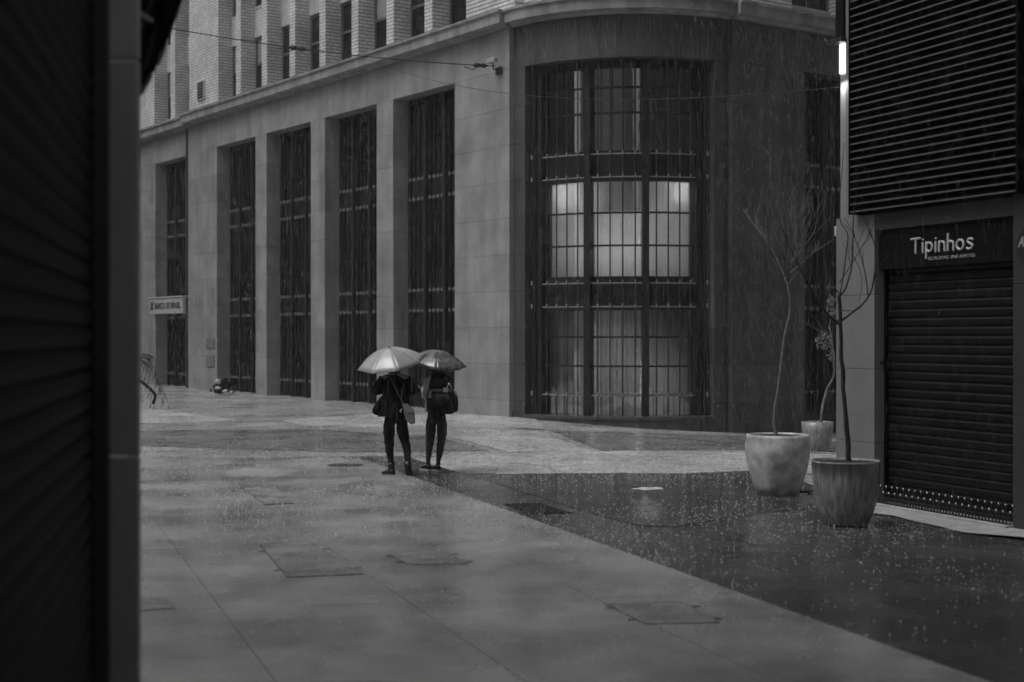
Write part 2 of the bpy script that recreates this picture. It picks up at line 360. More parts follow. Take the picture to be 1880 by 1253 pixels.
# ------------------------------------------------------------------ ground
def grid(name, xs, ys, m, lift):
    vs = [(x, y, zt(x, y) + lift) for y in ys for x in xs]; n = len(xs)
    fs = [(j * n + i, j * n + i + 1, (j + 1) * n + i + 1, (j + 1) * n + i) for j in range(len(ys) - 1) for i in range(n - 1)]
    me = bpy.data.meshes.new(name); me.from_pydata(vs, [], fs); me.materials.append(m); me.shade_smooth()
    o = bpy.data.objects.new(name, me); COL.objects.link(o); return o
xs = [-100, -70, -50] + [-40 + i for i in range(101)] + [80, 100]
ys = [-70, -50, -30, -10] + [0 + i * 1.0 for i in range(71)] + [85, 100]
struct(grid('ground', xs, ys, WETMOS, -0.02), 'wet mosaic paved square')
Gd = V2(-0.327, 0.945).normalized(); Gn = V2(Gd.y, -Gd.x); CR = V2(0.988, 0.153)
def strip_pt(off, y):        # point with perpendicular offset off and depth y
    k = (y * Gn.y); x = (off - k) / Gn.x; return V2(x, y)
def SP(off, yc):             # slab coordinates: yc = cross line number (depth where it meets offset 3)
    p0 = strip_pt(3.0, yc); q = strip_pt(off, 0.0)
    # intersect line p0 + CR*k with line offset=off
    k = (off - p0.dot(Gn)) / CR.dot(Gn); return p0 + CR * k
# dark asphalt to the right of the strip, grey strip, light slabs
struct(sheet('asphalt_paving', [strip_pt(6.28, 3), strip_pt(6.28, 21.4), V2(2.6, 21.6), V2(4.0, 22.2), V2(4.2, 19.0), V2(14.0, 0.5), V2(14, -4), strip_pt(6.28, -4)], WETDARK, -0.012), 'wet dark asphalt in front of the shop')
pav = thing('pavement', 'light wet concrete slab walkway', 'pavement', (0, 0, 0)); del pav['category']; struct(pav)
crosses = [-3.5, -0.6, 2.3, 5.2, 8.05, 11.0, 14.0, 17.0, 20.6, 24.0]
offs = [-16, -13, -10.5, -8.5, -6.8, -5.4, -4.0, -2.6, -1.2, 0.15, 1.45, 2.85, 4.26, 5.45]
for i in range(len(offs) - 1):
    for j in range(len(crosses) - 1):
        a, b_ = offs[i] + .003, offs[i + 1] - .003; c, d = crosses[j] + .003, crosses[j + 1] - .003
        dz = random.uniform(-.0015, .0015)
        q = [SP(a, c), SP(b_, c), SP(b_, d), SP(a, d)]
        if min(p.x for p in q) < -16 : continue
        m = MB().prism([p + Z * (-.016) for p in q], Z * (.018 + dz)); m.build('slab', WETLITE, pav)
strip = thing('paved_strip', 'grey paved strip beside the light slabs', 'pavement'); del strip['category']; struct(strip)
for j in range(len(crosses) - 1):
    c, d = crosses[j] + .004, crosses[j + 1] - .004
    MB().prism([p + Z * (-.016) for p in (SP(5.455, c), SP(6.27, c), SP(6.27, d), SP(5.455, d))], Z * .013).build('slab', WETSTRIP, strip)
# pale mosaic bands and darker areas in the square
for nm, pts, mm in (
    ('pale_mosaic_band', [(100, 742), (300, 752), (445, 771), (300, 776), (100, 778)], WETMOS_L),
    ('pale_mosaic_band', [(515, 771), (700, 758), (980, 765), (1000, 787), (700, 784), (560, 781)], WETMOS_L),
    ('pale_mosaic_band', [(820, 799), (985, 789), (1090, 829), (935, 829)], WETMOS_L),
    ('pale_mosaic_band', [(700, 845), (930, 831), (1390, 830.5), (1560, 834), (1540, 868), (860, 868)], WETMOS_L),
    ('darker_mosaic_area', [(1010, 789), (1330, 798), (1600, 815), (1560, 829), (1105, 826)], WETMOS_D),  # mosaic toned darker in front of the rounded corner
    ('darker_mosaic_area', [(258, 790), (560, 786), (800, 800), (900, 826), (640, 829), (258, 818)], WETMOS_D)):
    struct(sheet(nm, [(p.x, p.y) for p in GP(pts)], mm, -0.014), nm.replace('_', ' ') + ' in the square')
pud = [(880, 876), (960, 869), (1150, 868), (1390, 872), (1470, 900), (1560, 928), (1430, 938), (1330, 950), (1240, 966), (1165, 962), (1090, 942), (985, 910)]
struct(sheet('puddle', [(p.x, p.y) for p in GP(pud)], PUDDLE, -0.0075, .5), 'large dark rain puddle left of the planters')
dry = []
fr = [(.95, .34), (.7, .42), (.35, .40), (.1, .70), (-.25, .62), (-.6, .78), (-1.0, .70), (-1.5, .80), (-2.0, .84), (-2.4, .92), (-2.9, .62), (-3.6, .5), (-4.5, .4)]
dry = [FS(s, d, 0) for s, d in fr] + [FS(-4.5, -.05, 0), FS(.95, -.05, 0)]
struct(sheet('dry_apron', [(p.x, p.y) for p in dry], DRY, 0.004, .5), 'pale dry concrete apron under the shop front')

# ------------------------------------------------------------------ bank building
bank = thing('bank_building', 'large stone corner building with rounded barred window and brick upper floors', 'building', (C0.x, C0.y, 0))
COURSE = [-.75, .40, 1.33, 2.26, 3.19, 4.12, 5.05, 5.98, 6.91, 7.84, 8.84]
ZT = 9.87
TH = .72
def blocks(fr_, t0, t1, dout, m, courses=COURSE, splits=None, th=TH):
    for i in range(len(courses) - 1):
        cuts = [t0, t1]
        if splits: cuts = [t0] + (splits if i % 2 == 0 else [x + .55 for x in splits]) + [t1]
        for k in range(len(cuts) - 1):
            p = dout + random.uniform(-.002, .002)
            MB().box(fr_, (cuts[k] + (.003 if k else 0), cuts[k + 1] - (.003 if k < len(cuts) - 2 else 0)), (-th, p), (courses[i] + .004, courses[i + 1] - .004)).build('stone_block', m, bank)
PIERS = [(0, 2.56), (5.84, 6.79), (10.05, 11.0), (14.25, 15.1), (18.36, 21.0)]
WINS = [(2.56, 5.84), (6.79, 10.05), (11.0, 14.25), (15.1, 18.36), (21.27, 24.65)]
for (a, b_) in PIERS: blocks(FL, a, b_, 0, STONE)
blocks(FL, 21.0, 21.27, -.12, STONE, th=.6)
blocks(FL, 24.65, 26.3, -.12, STONE, th=.6)
blocks(FL, 26.3, 32, -.3, STONE, th=.4)
def lintel(fr_, cuts, dout, m, z0=8.84, z1=ZT, th=TH):
    for k in range(len(cuts) - 1):
        MB().box(fr_, (cuts[k] + .003, cuts[k + 1] - .003), (-th, dout + random.uniform(-.002, .002)), (z0 + .003, z1 + .06)).build('lintel_block', m, bank)
lintel(FL, [0.0, 2.56, 4.2, 6.31, 8.42, 10.53, 12.6, 14.7, 16.8, 18.8, 21.0], 0, STONE)
lintel(FL, [21.0, 22.9, 24.65, 26.3], -.12, STONE, th=.6)
lintel(FL, [26.3, 32], -.3, STONE, th=.4)
# joints filler
for (a, b_) in PIERS + [(21.28, 21.29)]: MB().box(FL, (a + .02, b_ - .02) if b_ - a > .1 else (a, b_), (-TH + .02, -.012), (-.7, ZT)).build('joint_filler', MORTAR, bank)
MB().box(FL, (.02, 20.98), (-TH + .03, -.012), (8.87, ZT)).build('joint_filler', MORTAR, bank)
# cornice
def cornice(fr_, t0, t1, d0, m, z0=ZT, n=1):
    prof = [(d0 - .5, z0 + .01), (d0 + .12, z0 + .01), (d0 + .16, z0 + .06), (d0 + .34, z0 + .09), (d0 + .34, z0 + .33), (d0 + .40, z0 + .36), (d0 + .40, z0 + .42), (d0 - .5, z0 + .46)]
    b = MB(); rings = []
    for i in range(n + 1):
        t = t0 + (t1 - t0) * i / n
        rings.append([fr_(t, d, z) for d, z in prof])
    b.loft(rings, 0, True, True); return b.build('cornice', m, bank)
cornice(FL, -.06, 20.95, 0, CORN); cornice(FL, 20.95, 32, -.12, CORN, ZT - .05)
RI = .14
cornice(lambda ph, d, z: FC(ph, R0 - RI + d, z), -44.2, 44.2, 0, CORN, ZT, 40)
cornice(FR, -.05, 14, -.0, CORN)
# right street front
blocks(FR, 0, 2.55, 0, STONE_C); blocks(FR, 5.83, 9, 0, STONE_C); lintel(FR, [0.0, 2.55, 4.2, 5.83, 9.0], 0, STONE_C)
for a, b_, z0, z1 in ((0.02, 2.53, -.7, ZT), (0.02, 8.9, 8.87, ZT)): MB().box(FR, (a, b_), (-TH + .02, -.012), (z0, z1)).build('joint_filler', MORTAR, bank)
# rounded corner
RW = R0 - RI; PH = 38.2
for i in range(len(COURSE) - 1):
    for s in (-1, 1):
        a, b_ = (-45, -PH) if s < 0 else (PH, 45)
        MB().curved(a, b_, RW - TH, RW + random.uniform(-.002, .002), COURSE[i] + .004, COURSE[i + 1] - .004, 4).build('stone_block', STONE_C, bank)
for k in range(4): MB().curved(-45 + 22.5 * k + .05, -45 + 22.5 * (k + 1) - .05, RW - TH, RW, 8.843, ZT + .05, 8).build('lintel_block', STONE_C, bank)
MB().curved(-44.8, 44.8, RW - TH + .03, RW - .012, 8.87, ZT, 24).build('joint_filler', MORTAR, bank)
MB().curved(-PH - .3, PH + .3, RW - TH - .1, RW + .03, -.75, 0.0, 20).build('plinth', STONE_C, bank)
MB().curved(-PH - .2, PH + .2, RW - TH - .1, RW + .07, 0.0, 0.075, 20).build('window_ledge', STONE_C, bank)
# dark back rooms (solid core set well behind the glass)
core = MB()
poly = [FL(32, -1.3, -.8), FL(3.5, -1.3, -.8)] + [FC(ph, 2.45, -.8) for ph in range(-40, 41, 10)] + [FR(3.5, -1.3, -.8), FR(14, -1.3, -.8), FR(14, -20, -.8)]
core.prism(poly, Z * 24); core.build('core_wall', ROOMDK, bank)
# the core is added so that no light falls behind the fronts
# ---- flat barred windows
RAILS = [6.53, 5.96, 3.35, 2.77, .58]
ZONES = [(6.62, 8.84), (3.42, 5.9), (.02, 2.70)]
MUNT = [[7.55, 8.2], [4.3, 5.1], [.58, 1.30, 2.0]]
bar_me = None
def bar_mesh(z0, z1, r=.014):
    m = MB().tube([(0, 0, z0), (0, 0, z1)], r, 6); me = m.mesh('bar'); me.materials.append(BAR); return me
BAR_ME = bar_mesh(-.02, 8.84); BAR_BOW = bar_mesh(-.02, 8.84, .020)
def flat_window(fr_, t0, t1, door=False):
    W = t1 - t0; win = MB().box(fr_, (t0, t0 + .10), (-.66, -.5), (0, 8.84)).box(fr_, (t1 - .10, t1), (-.66, -.5), (0, 8.84)).box(fr_, (t0 + .1, t1 - .1), (-.66, -.5), (8.7, 8.84)).build('window_frame', FRAME, bank)
    pw = (W - .2) / 3
    for k in (1, 2):
        c = t0 + .1 + pw * k
        MB().box(fr_, (c - .06, c + .06), (-.66, -.36), (0, 8.7)).build('mullion', FRAME, win)
    for k in range(3):
        a = t0 + .1 + pw * k + (.06 if k else 0); b_ = t0 + .1 + pw * (k + 1) - (.06 if k < 2 else 0)
        for zi, (z0, z1) in enumerate(ZONES):
            MB().box(fr_, (a, b_), (-.62, -.60), (z0, min(z1, 8.7))).build('pane', DGLASS, win)
        for (z0, z1) in ((2.70, 3.42), (5.9, 6.62)): MB().box(fr_, (a, b_), (-.64, -.585), (z0, z1)).build('spandrel_panel', FRAME, win)
        for z in RAILS:
            rl = MB(); rl.box(fr_, (a + .02, b_ - .02), (-.47, -.455), (z - .006, z + .006))
            for q in range(4):
                t = a + (b_ - a) * (q + .5) / 4; rl.box(fr_, (t - .013, t + .013), (-.456, -.41), (z - .05, z + .05))
            rl.build('clamp_rail', CLAMP, win)
        for q in range(4):
            t = a + (b_ - a) * (q + .5) / 4; put(BAR_ME, 'bar', win, fr_(t, -.43, 0))
for (a, b_) in WINS: flat_window(lambda t, d, z, k=(-.12 if a > 20 else 0): FL(t, d + k, z), a, b_)
flat_window(FR, 2.55, 5.83)
MB().box(FL, (9.18, 9.24), (-.585, -.555), (7.22, 7.36)).build('lamp_reflection', emit_mat('reflected_lamp_glow', 2.5), bank)  # small glow standing in for a lamp reflected in the glass
# ---- curved window
RG = 3.37
bow = MB()
for s in (-1, 1): bow.curved(s * 35.4 if s > 0 else -PH, PH if s > 0 else -35.4, RG - .1, RG + .10, .075, 8.84, 3)
bow.curved(-35.4, 35.4, RG - .1, RG + .12, 8.66, 8.84, 20)
bow = bow.build('curved_window_frame', FRAME, bank)
for ph in (-11.7, 11.7): MB().curved(ph - 1.25, ph + 1.25, RG - .1, RG + .24, .075, 8.66, 2).build('mullion', FRAME, bow)
for ph in (-34.2, 34.2): MB().curved(ph - 1.2, ph + 1.2, RG - .1, RG + .2, .075, 8.66, 2).build('mullion', FRAME, bow)
ZB = [[6.62, 7.55, 8.18, 8.66], [3.52, 4.28, 5.09, 5.86], [.075, .58, 1.30, 2.02, 2.68]]
PAN = [(-33, -12.95), (-10.45, 10.45), (12.95, 33)]
for k, (a, b_) in enumerate(PAN):
    for zi, zz in enumerate(ZB):
        for i in range(len(zz) - 1):
            z0 = zz[i] + (.022 if i else 0); z1 = zz[i + 1] - (.022 if i < len(zz) - 2 else 0)
            rp = RG + random.uniform(-.006, .006)
            MB().curved(a, b_, rp - .006, rp + .006, z0, z1, 44).build('pane', GLASS, bow, smooth=False)
        for z in zz[1:-1]: MB().curved(a, b_, RG - .03, RG + .05, z - .022, z + .022, 8).build('muntin', FRAME, bow)
    for (z0, z1) in ((2.68, 3.52), (5.86, 6.62)): MB().curved(a, b_, RG - .03, RG + .03, z0, z1, 8).build('spandrel_panel', FRAME, bow)
    w_ = b_ - a
    for z in RAILS:
        rl = MB(); rl.curved(a + .2, b_ - .2, RG + .15, RG + .17, z - .014, z + .014, 8)
        for q in range(4):
            ph = a + w_ * (q + .62 - (.0 if k else .0)) / 4.2; rl.curved(ph - .22, ph + .22, RG + .165, RG + .215, z - .02, z + .075, 1)
        rl.build('clamp_rail', CLAMP, bow)
    for q in range(4):
        ph = a + w_ * (q + .62) / 4.2; put(BAR_BOW, 'bar', bow, FC(ph, RG + .195, 0))
for ph in (-37.0, -35.7, 35.8, 37.0): put(BAR_BOW, 'bar', bow, FC(ph, RG + .26, 0))
for ph in (-37.0, 37.0):
    for z in RAILS: MB().curved(ph - .35, ph + .35, RG + .265, RG + .30, z - .03, z + .08, 1).build('clamp', CLAMP, bow)
# inside: floors, shades, curtains, lamps
for z in (2.72, 5.95): MB().curved(-36, 36, 2.5, RG - .12, z, z + .5, 16).build('floor_slab', ROOMDK, bow)
for k, (a, b_) in enumerate(PAN):
    if k == 1: MB().curved(a, b_, RG - .22, RG - .21, 3.4, 5.15, 10).build('roller_shade', SHADE, bow)
    else: MB().curved(a, b_, RG - .22, RG - .21, 3.4, 5.86, 10).build('roller_shade', SHADE, bow)
    cu = MB(); n = 60; rings = []
    for i in range(n + 1):
        ph = a + (b_ - a) * i / n; r = RG - .3 + .03 * math.sin(i * .9 + k * 2) + .02 * math.sin(i * 2.3)
        rings.append([FC(ph, r, .1), FC(ph, r, 2.66), FC(ph, r - .004, 2.66), FC(ph, r - .004, .1)])
    cu.loft(rings); cu.build('curtain', CURT, bow, smooth=False)
for ph, z, e in ((-25.5, 5.62, 24.0), (29.5, 5.68, 17.0)):       # two bare lamps close behind the shades
    l = bpy.data.lights.new('ceiling_lamp', 'POINT'); l.energy = e; l.shadow_soft_size = .05
    o = bpy.data.objects.new('ceiling_lamp', l); COL.objects.link(o); o.parent = bank; o.location = FC(ph, RG - .42, z) - ROOT[bank.name]
for ph, z, e, hh in ((-22.5, 4.3, 9.0, 1.2), (0, 4.3, 19.0, 1.3), (22.5, 4.4, 13.0, 1.6), (-22, 1.4, 22.0, 2), (0, 1.5, 50.0, 1.2), (22, .9, 40.0, 1.0)):   # room lighting behind the shades
    l = bpy.data.lights.new('room_light', 'AREA'); l.energy = e; l.shape = 'RECTANGLE'; l.size = 1.0; l.size_y = hh
    o = bpy.data.objects.new('room_light', l); COL.objects.link(o); o.parent = bank; o.location = FC(ph, 2.5, z) - ROOT[bank.name]
    dv = FC(ph, 3.5, z) - FC(ph, 2.5, z); o.rotation_euler = (-dv).to_track_quat('Z', 'Y').to_euler()
# ---- brick upper floors
BZ0 = ZT + .44
def brick_pier(fr_, t0, t1, d0, d1, z1=22.0):
    p = MB().box(fr_, (t0 + .018, t1 - .018), (d0, d1 - .018), (BZ0, z1)).build('brick_pier', MORTAR, bank)
    c = MB(); z = BZ0; zmax = min(z1, 17.5)
    while z < zmax - .01:
        c.box(fr_, (t0, t1), (d0 + .01, d1), (z + .012, z + .093)); z += .105
    if z1 > zmax: c.box(fr_, (t0, t1), (d0 + .01, d1), (zmax, z1))
    o = c.build('brick_courses', BRICK, p); o['kind'] = 'stuff'
def upper_window(fr_, t0, t1, d, z0, z1, blind):
    f = MB().box(fr_, (t0, t0 + .08), (d, d + .06), (z0, z1)).box(fr_, (t1 - .08, t1), (d, d + .06), (z0, z1)).box(fr_, (t0 + .08, t1 - .08), (d, d + .06), (z1 - .08, z1)) \
        .box(fr_, (t0 + .08, t1 - .08), (d, d + .065), ((z0 + z1) / 2 - .04, (z0 + z1) / 2 + .04)).box(fr_, ((t0 + t1) / 2 - .03, (t0 + t1) / 2 + .03), (d, d + .05), (z0, z1 - .08)).build('window_frame', SASH, bank)
    MB().box(fr_, (t0 + .08, t1 - .08), (d - .02, d + .02), (z0, (z0 + z1) / 2 - .04)).build('pane', DGLASS, f)
    MB().box(fr_, (t0 + .08, t1 - .08), (d - .02, d + .02), ((z0 + z1) / 2 + .04, z1 - .08)).build('pane', BLINDUP if blind else DGLASS, f)
    MB().box(fr_, (t0 - .002, t1 + .002), (d - .02, d + .14), (z0 - .07, z0)).build('sill', SPAND, f)
DB = -.12
FRONTS = [(-.08, 2.18)] + [(3.90 + 2.11 * i, 4.31 + 2.11 * i) for i in range(7)] + [(18.5, 21.2), (22.6, 23.05), (24.75, 27.5), (29, 32)]
FLOORS = [(10.62, 12.5), (13.55, 15.5), (16.6, 18.5), (19.6, 21.5)]
def bay(fr_, t0, t1, dback, nfl=4):
    zlo = BZ0
    for i, (z0, z1) in enumerate(FLOORS[:nfl]):
        MB().box(fr_, (t0 - .003, t1 + .003), (dback - .2, dback), (zlo, z0 - .07)).build('spandrel', SPAND, bank)
        upper_window(fr_, t0, t1, dback - .12, z0, z1, random.random() < .6); zlo = z1
    MB().box(fr_, (t0 - .003, t1 + .003), (dback - .2, dback), (zlo, 22)).build('spandrel', SPAND, bank)
for i, (a, b_) in enumerate(FRONTS):
    brick_pier(FL, a, b_, DB - .5 - .3, DB)
    if i < len(FRONTS) - 1: bay(FL, b_, FRONTS[i + 1][0], DB - .5, 3 if i > 8 else 4)
for (a, b_) in ((0.0, 2.2), (3.9, 4.3), (6.0, 9.0)): brick_pier(FR, a, b_, DB - .6, DB)
bay(FR, 2.2, 3.9, DB - .25); bay(FR, 4.3, 6.0, DB - .25)
FCW = lambda ph, d, z: FC(ph, RW - .25 + d, z)
def cbrick(p0, p1, r0, r1, z1=22):
    p = MB().curved(p0 + .1, p1 - .1, r0, r1 - .01, BZ0, z1, 5).build('brick_pier', MORTAR, bank); c = MB(); z = BZ0
    while z < 12.5: c.curved(p0, p1, r0 + .01, r1, z + .012, z + .093, 4); z += .105
    c.curved(p0, p1, r0 + .01, r1, z, z1, 4)
    o = c.build('brick_courses', BRICK, p); o['kind'] = 'stuff'
for (a, b_) in ((-46, -33), (-15, -12), (12, 15), (33, 46)): cbrick(a, b_, RW - .9, RW - .25)
for (a, b_) in ((-33, -15), (-12, 12), (15, 33)):
    MB().curved(a, b_, RW - .8, RW - .55, BZ0, 10.60, 8).build('spandrel', SPAND, bank)
    MB().curved(a, b_, RW - .8, RW - .62, 12.5, 22, 8).build('spandrel', SPAND, bank)
    f = MB().curved(a, b_, RW - .7, RW - .56, 12.3, 12.5, 6).curved(a, a + 1.2, RW - .7, RW - .56, 10.6, 12.3, 2).curved(b_ - 1.2, b_, RW - .7, RW - .56, 10.6, 12.3, 2).build('window_frame', SASH, bank)
    MB().curved(a + 1.2, b_ - 1.2, RW - .7, RW - .64, 10.6, 12.3, 8).build('pane', BLINDUP, f)
# vent and plaques on the stone
vent = thing('wall_vent', 'small square dark vent on the wide brick pier', 'vent', FL(20.0, DB, 11.0))
MB().box(FL, (19.7, 20.35), (DB + .002, DB + .05), (10.75, 11.45)).build('vent_frame', SPAND, vent)
vl = MB()
for i in range(6): vl.box(FL, (19.76, 20.29), (DB + .05, DB + .065), (10.80 + i * .105, 10.87 + i * .105))
vl.build('vent_louvre', IRON, vent)
for i, (z0, z1) in enumerate(((1.62, 1.95), (.95, 1.35))):
    tag(MB().box(FL, (18.55, 19.3), (.003, .035), (z0, z1)).build('wall_plaque', mat('plaque_metal', .2, .4, .3, 20)), ('upper' if i == 0 else 'lower') + ' of two small plaques on the stone pier beside the bank door', 'plaque', 'plaques beside the bank door')
# ------------------------------------------------------------------ lettering helpers
def text_mesh(txt, size, ext=.006, offset=0.0, shear=0.0):
    c = bpy.data.curves.new('txt', 'FONT'); c.body = txt; c.size = size; c.extrude = ext; c.offset = offset; c.shear = shear; c.resolution_u = 3
    o = bpy.data.objects.new('txt', c); COL.objects.link(o)
    me = bpy.data.meshes.new_from_object(o.evaluated_get(bpy.context.evaluated_depsgraph_get())); bpy.data.objects.remove(o, do_unlink=True)
    return me
def place_text(name, txt, size, m, parent, origin, xdir, ndir, width=None, offset=0.0, shear=0.0):
    me = text_mesh(txt, size, offset=offset, shear=shear); me.name = name; me.materials.clear(); me.materials.append(m)
    x0 = min(v.co.x for v in me.vertices); x1 = max(v.co.x for v in me.vertices)
    k = (width / (x1 - x0)) if width else 1.0
    me.transform(Matrix.Translation((-x0, 0, 0))); me.transform(Matrix.Diagonal((k, 1, 1, 1)))
    M = Matrix((xdir, Z, ndir)).transposed().to_4x4(); me.transform(M)
    o = bpy.data.objects.new(name, me); COL.objects.link(o); o.parent = parent
    o.location = Vector(origin) - ROOT.get(parent.name, Vector((0, 0, 0))); return o
# ------------------------------------------------------------------ bank sign over the far doorway
KS = -.12
bs = thing('bank_sign', 'pale bank name board above the far doorway', 'sign', FL(23, KS, 2.9))
bev(MB().box(FL, (21.30, 24.75), (KS + .02, KS + .22), (2.90, 3.52)).build('board', mat('sign_board_pale', .46, .45, .08, 4), bs), .01)
MB().box(FL, (21.26, 24.79), (KS + .0, KS + .25), (3.52, 3.56)).build('top_trim', SOLE, bs)
DKT = mat('letter_dark', .05, .5, .1)
place_text('lettering', 'Banco do Brasil'.upper(), .33, DKT, bs, FL(24.12, KS + .225, 3.10), -A, NL, 2.6, .012)
lg = MB()
for dx in (-1, 1):
    c_ = 24.42
    for q in (-.07, .07):
        p0 = FL(c_ + q - .11 * dx, KS + .228, 3.05); p1 = FL(c_ + q + .11 * dx, KS + .228, 3.38); lg.tube([p0, p1], .018, 6)
lg.build('emblem', DKT, bs)
# ------------------------------------------------------------------ shop building on the right
shop = thing('shop_building', 'shop building with dark louvred upper front and closed roller shutter', 'building', (S0.x, S0.y, 0))
def sbox(name, s, d, z, m, bv=.006, par=None):
    o = MB().box(FS, s, d, z).build(name, m, par or shop); bev(o, bv); return o
for i, (z0, z1) in enumerate(((-.3, .74), (.745, 1.64), (1.645, 2.55), (2.555, 3.53))): sbox('pier_panel', (-.0, .77), (-.5, .2), (z0, z1), PLAST, .004)
sbox('pier_panel', (.33, .62), (-.5, .17), (3.54, 9.0), PLAST, .004)
trim = sbox('corner_trim', (.625, .80), (-.5, .12), (3.54, 9.0), mat('trim_metal', .3, .35, .1, 5), .01)
sbox('end_wall', (.3, .70), (-30, -.5), (-.3, 18), PLAST_D)  # unseen depth extended to darken reflections in the curved glass
for i, (z0, z1) in enumerate(((-.3, 1.2), (1.205, 2.6), (2.605, 3.56))): sbox('pier_panel', (-3.25, -2.355), (-.5, .2), (z0, z1), PLAST_D, .004)
beam = sbox('beam', (-2.352, -.003), (-.5, .19), (3.33, 3.535), PLAST_D, .004)
sbox('wall', (-40, -3.26), (-.5, .2), (-.3, 9.0), PLAST_D)
sbox('upper_wall', (-40, .6), (-8, .1), (9.01, 26), PLAST_D)  # unseen upper storeys, raised to darken the near paving
sbox('back_wall', (-40, .3), (-8, -.8), (-.3, 9.0), BLACK)
sbox('panel_back', (-2.5, .32), (-.49, .14), (3.54, 9.0), BLACK, .0)
for s_ in ((.322, .34), (-2.56, -2.53)): sbox('louvre_post', s_, (.1, .335), (3.545, 9.0), LOUV, .003)
# louvre slats: blades sloping down and out with a vertical lip
sl = MB()
L_ = 2.85
prof = [(.0, .075), (.006, .083), (.15, .008), (.15, -.009), (.144, -.009), (.144, .004)]
ring0 = [Vector((0, y, z)) for y, z in prof]; ring1 = [Vector((L_, y, z)) for y, z in prof]
sl.loft([ring0, ring1], 0, True, True)
sl_me = sl.mesh('louvre_slat'); sl_me.materials.append(LOUV); sl_me.materials.append(LIP)
for p in sl_me.polygons:
    if abs(p.normal.y) > .95 and p.center.y > .14: p.material_index = 1
rz = math.atan2(-AS.y, -AS.x)           # local x runs toward the camera side, local y points outward
Mx = Matrix((AS, NS, Z)).transposed()
for i in range(58):
    z = 3.575 + .0925 * i
    o = put(sl_me, 'louvre_slat', shop, FS(-2.53, .17, z)); o.rotation_euler = Mx.to_euler()
# roller shutter
zs = .02
shp = [(-.000, .0), (.012, .006), (.020, .03), (.020, .075), (.010, .098), (0, .102), (-.02, .102), (-.02, 0)]
ss = MB(); ss.loft([[Vector((0, y, z)) for y, z in shp], [Vector((2.34, y, z)) for y, z in shp]], 0, True, True)
ss_me = ss.mesh('shutter_slat'); ss_me.materials.append(SHUT)
for i in range(27):
    o = put(ss_me, 'shutter_slat', shop, FS(-2.345, -.0, .03 + i * .1065)); o.rotation_euler = Mx.to_euler()
sbox('shutter_guide', (-.03, -.0035), (.021, .06), (0, 2.84), LOUV, .003); sbox('shutter_guide', (-2.35, -2.32), (.021, .06), (0, 2.84), LOUV, .003)
sbox('shutter_back', (-2.35, 0), (-.3, -.03), (-.1, 3.3), BLACK, 0)
sbox('threshold', (-2.35, -.003), (-.1, .3), (-.1, .028), DRY, .006)
# fascia sign
fs_ = thing('shop_sign', 'black shop fascia with white hand-drawn style lettering above the shutter', 'sign', FS(-1, .14, 2.85))
bev(MB().box(FS, (-2.348, -.006), (-.02, .14), (2.85, 3.326)).build('board', BLACK, fs_), .006)
def arc(cx, cy, rx, ry, a0, a1, n=12): return [(cx + rx * math.cos(R(a0 + (a1 - a0) * i / n)), cy + ry * math.sin(R(a0 + (a1 - a0) * i / n))) for i in range(n + 1)]
GLY = {  # unit: cap height 1, x-height .68
 'T': (.62, [[(0, 1.0), (.6, 1.03)], [(.31, 1.0), (.30, 0.0)]]),
 'i': (.16, [[(.08, .66), (.08, 0)], [(.09, .90), (.09, .91)]]),
 'p': (.52, [[(.06, .68), (.05, -.42)], arc(.25, .36, .21, .31, 165, -160)]),
 'n': (.48, [[(.06, .68), (.06, 0)], arc(.24, .42, .18, .24, 180, 0) + [(.42, 0)]]),
 'h': (.48, [[(.06, 1.12), (.06, 0)], arc(.24, .40, .18, .24, 180, 0) + [(.42, 0)]]),
 'o': (.56, [arc(.27, .34, .22, .33, 90, 450, 18)]),
 's': (.46, [[(.40, .62), (.30, .70), (.14, .66), (.08, .54), (.16, .42), (.32, .34), (.40, .20), (.32, .04), (.16, .0), (.04, .06)]])}
x = 0.0; word = 'Tipinhos'; tot = sum(GLY[c][0] for c in word) + .09 * (len(word) - 1)
WID = 1.06; HGT = .165
for ch in word:
    wd, sts = GLY[ch]; g = MB()
    for st in sts:
        pts = [FS(-.628 - (x + px) / tot * WID, .150, 3.02 + py * HGT) for px, py in st]
        g.tube(pts, .0135 if len(st) != 2 or ch != 'i' else .0135, 6)
        for e in (pts[0], pts[-1]): g.ball(e, .0135, 6, 4)
    g.build('letter', LETTER, fs_); x += wd + .09
place_text('small_lettering', 'ROUPAS INFANTIS', .056, SMALLT, fs_, FS(-.93, .146, 2.925), -AS, NS, .78, .0)
# alarm company plate
al = thing('alarm_plate', 'dark octagonal alarm company plate on the right shop pier', 'sign', FS(-2.3, .2, 3.0))
oc = lambda r, d: [FS(-2.615 + r * math.cos(R(22.5 + 45 * i)), d, 3.005 + 1.08 * r * math.sin(R(22.5 + 45 * i))) for i in range(8)]
bev(MB().prism(oc(.215, .202), NS * .02).build('plate', mat('plate_dark', .05, .4, .1), al), .003)
MB().prism(oc(.19, .2225), NS * .003).build('inner_plate', mat('plate_inner', .03, .4, .1), al)
place_text('lettering', 'ADT', .15, SMALLT, al, FS(-2.46, .227, 2.99), -AS, NS, .27, .004, .25)
for z in (3.125, 2.965, 2.885): MB().box(FS, (-2.77, -2.46), (.2262, .229), (z, z + .01)).build('stripe', PLAST_D, al)
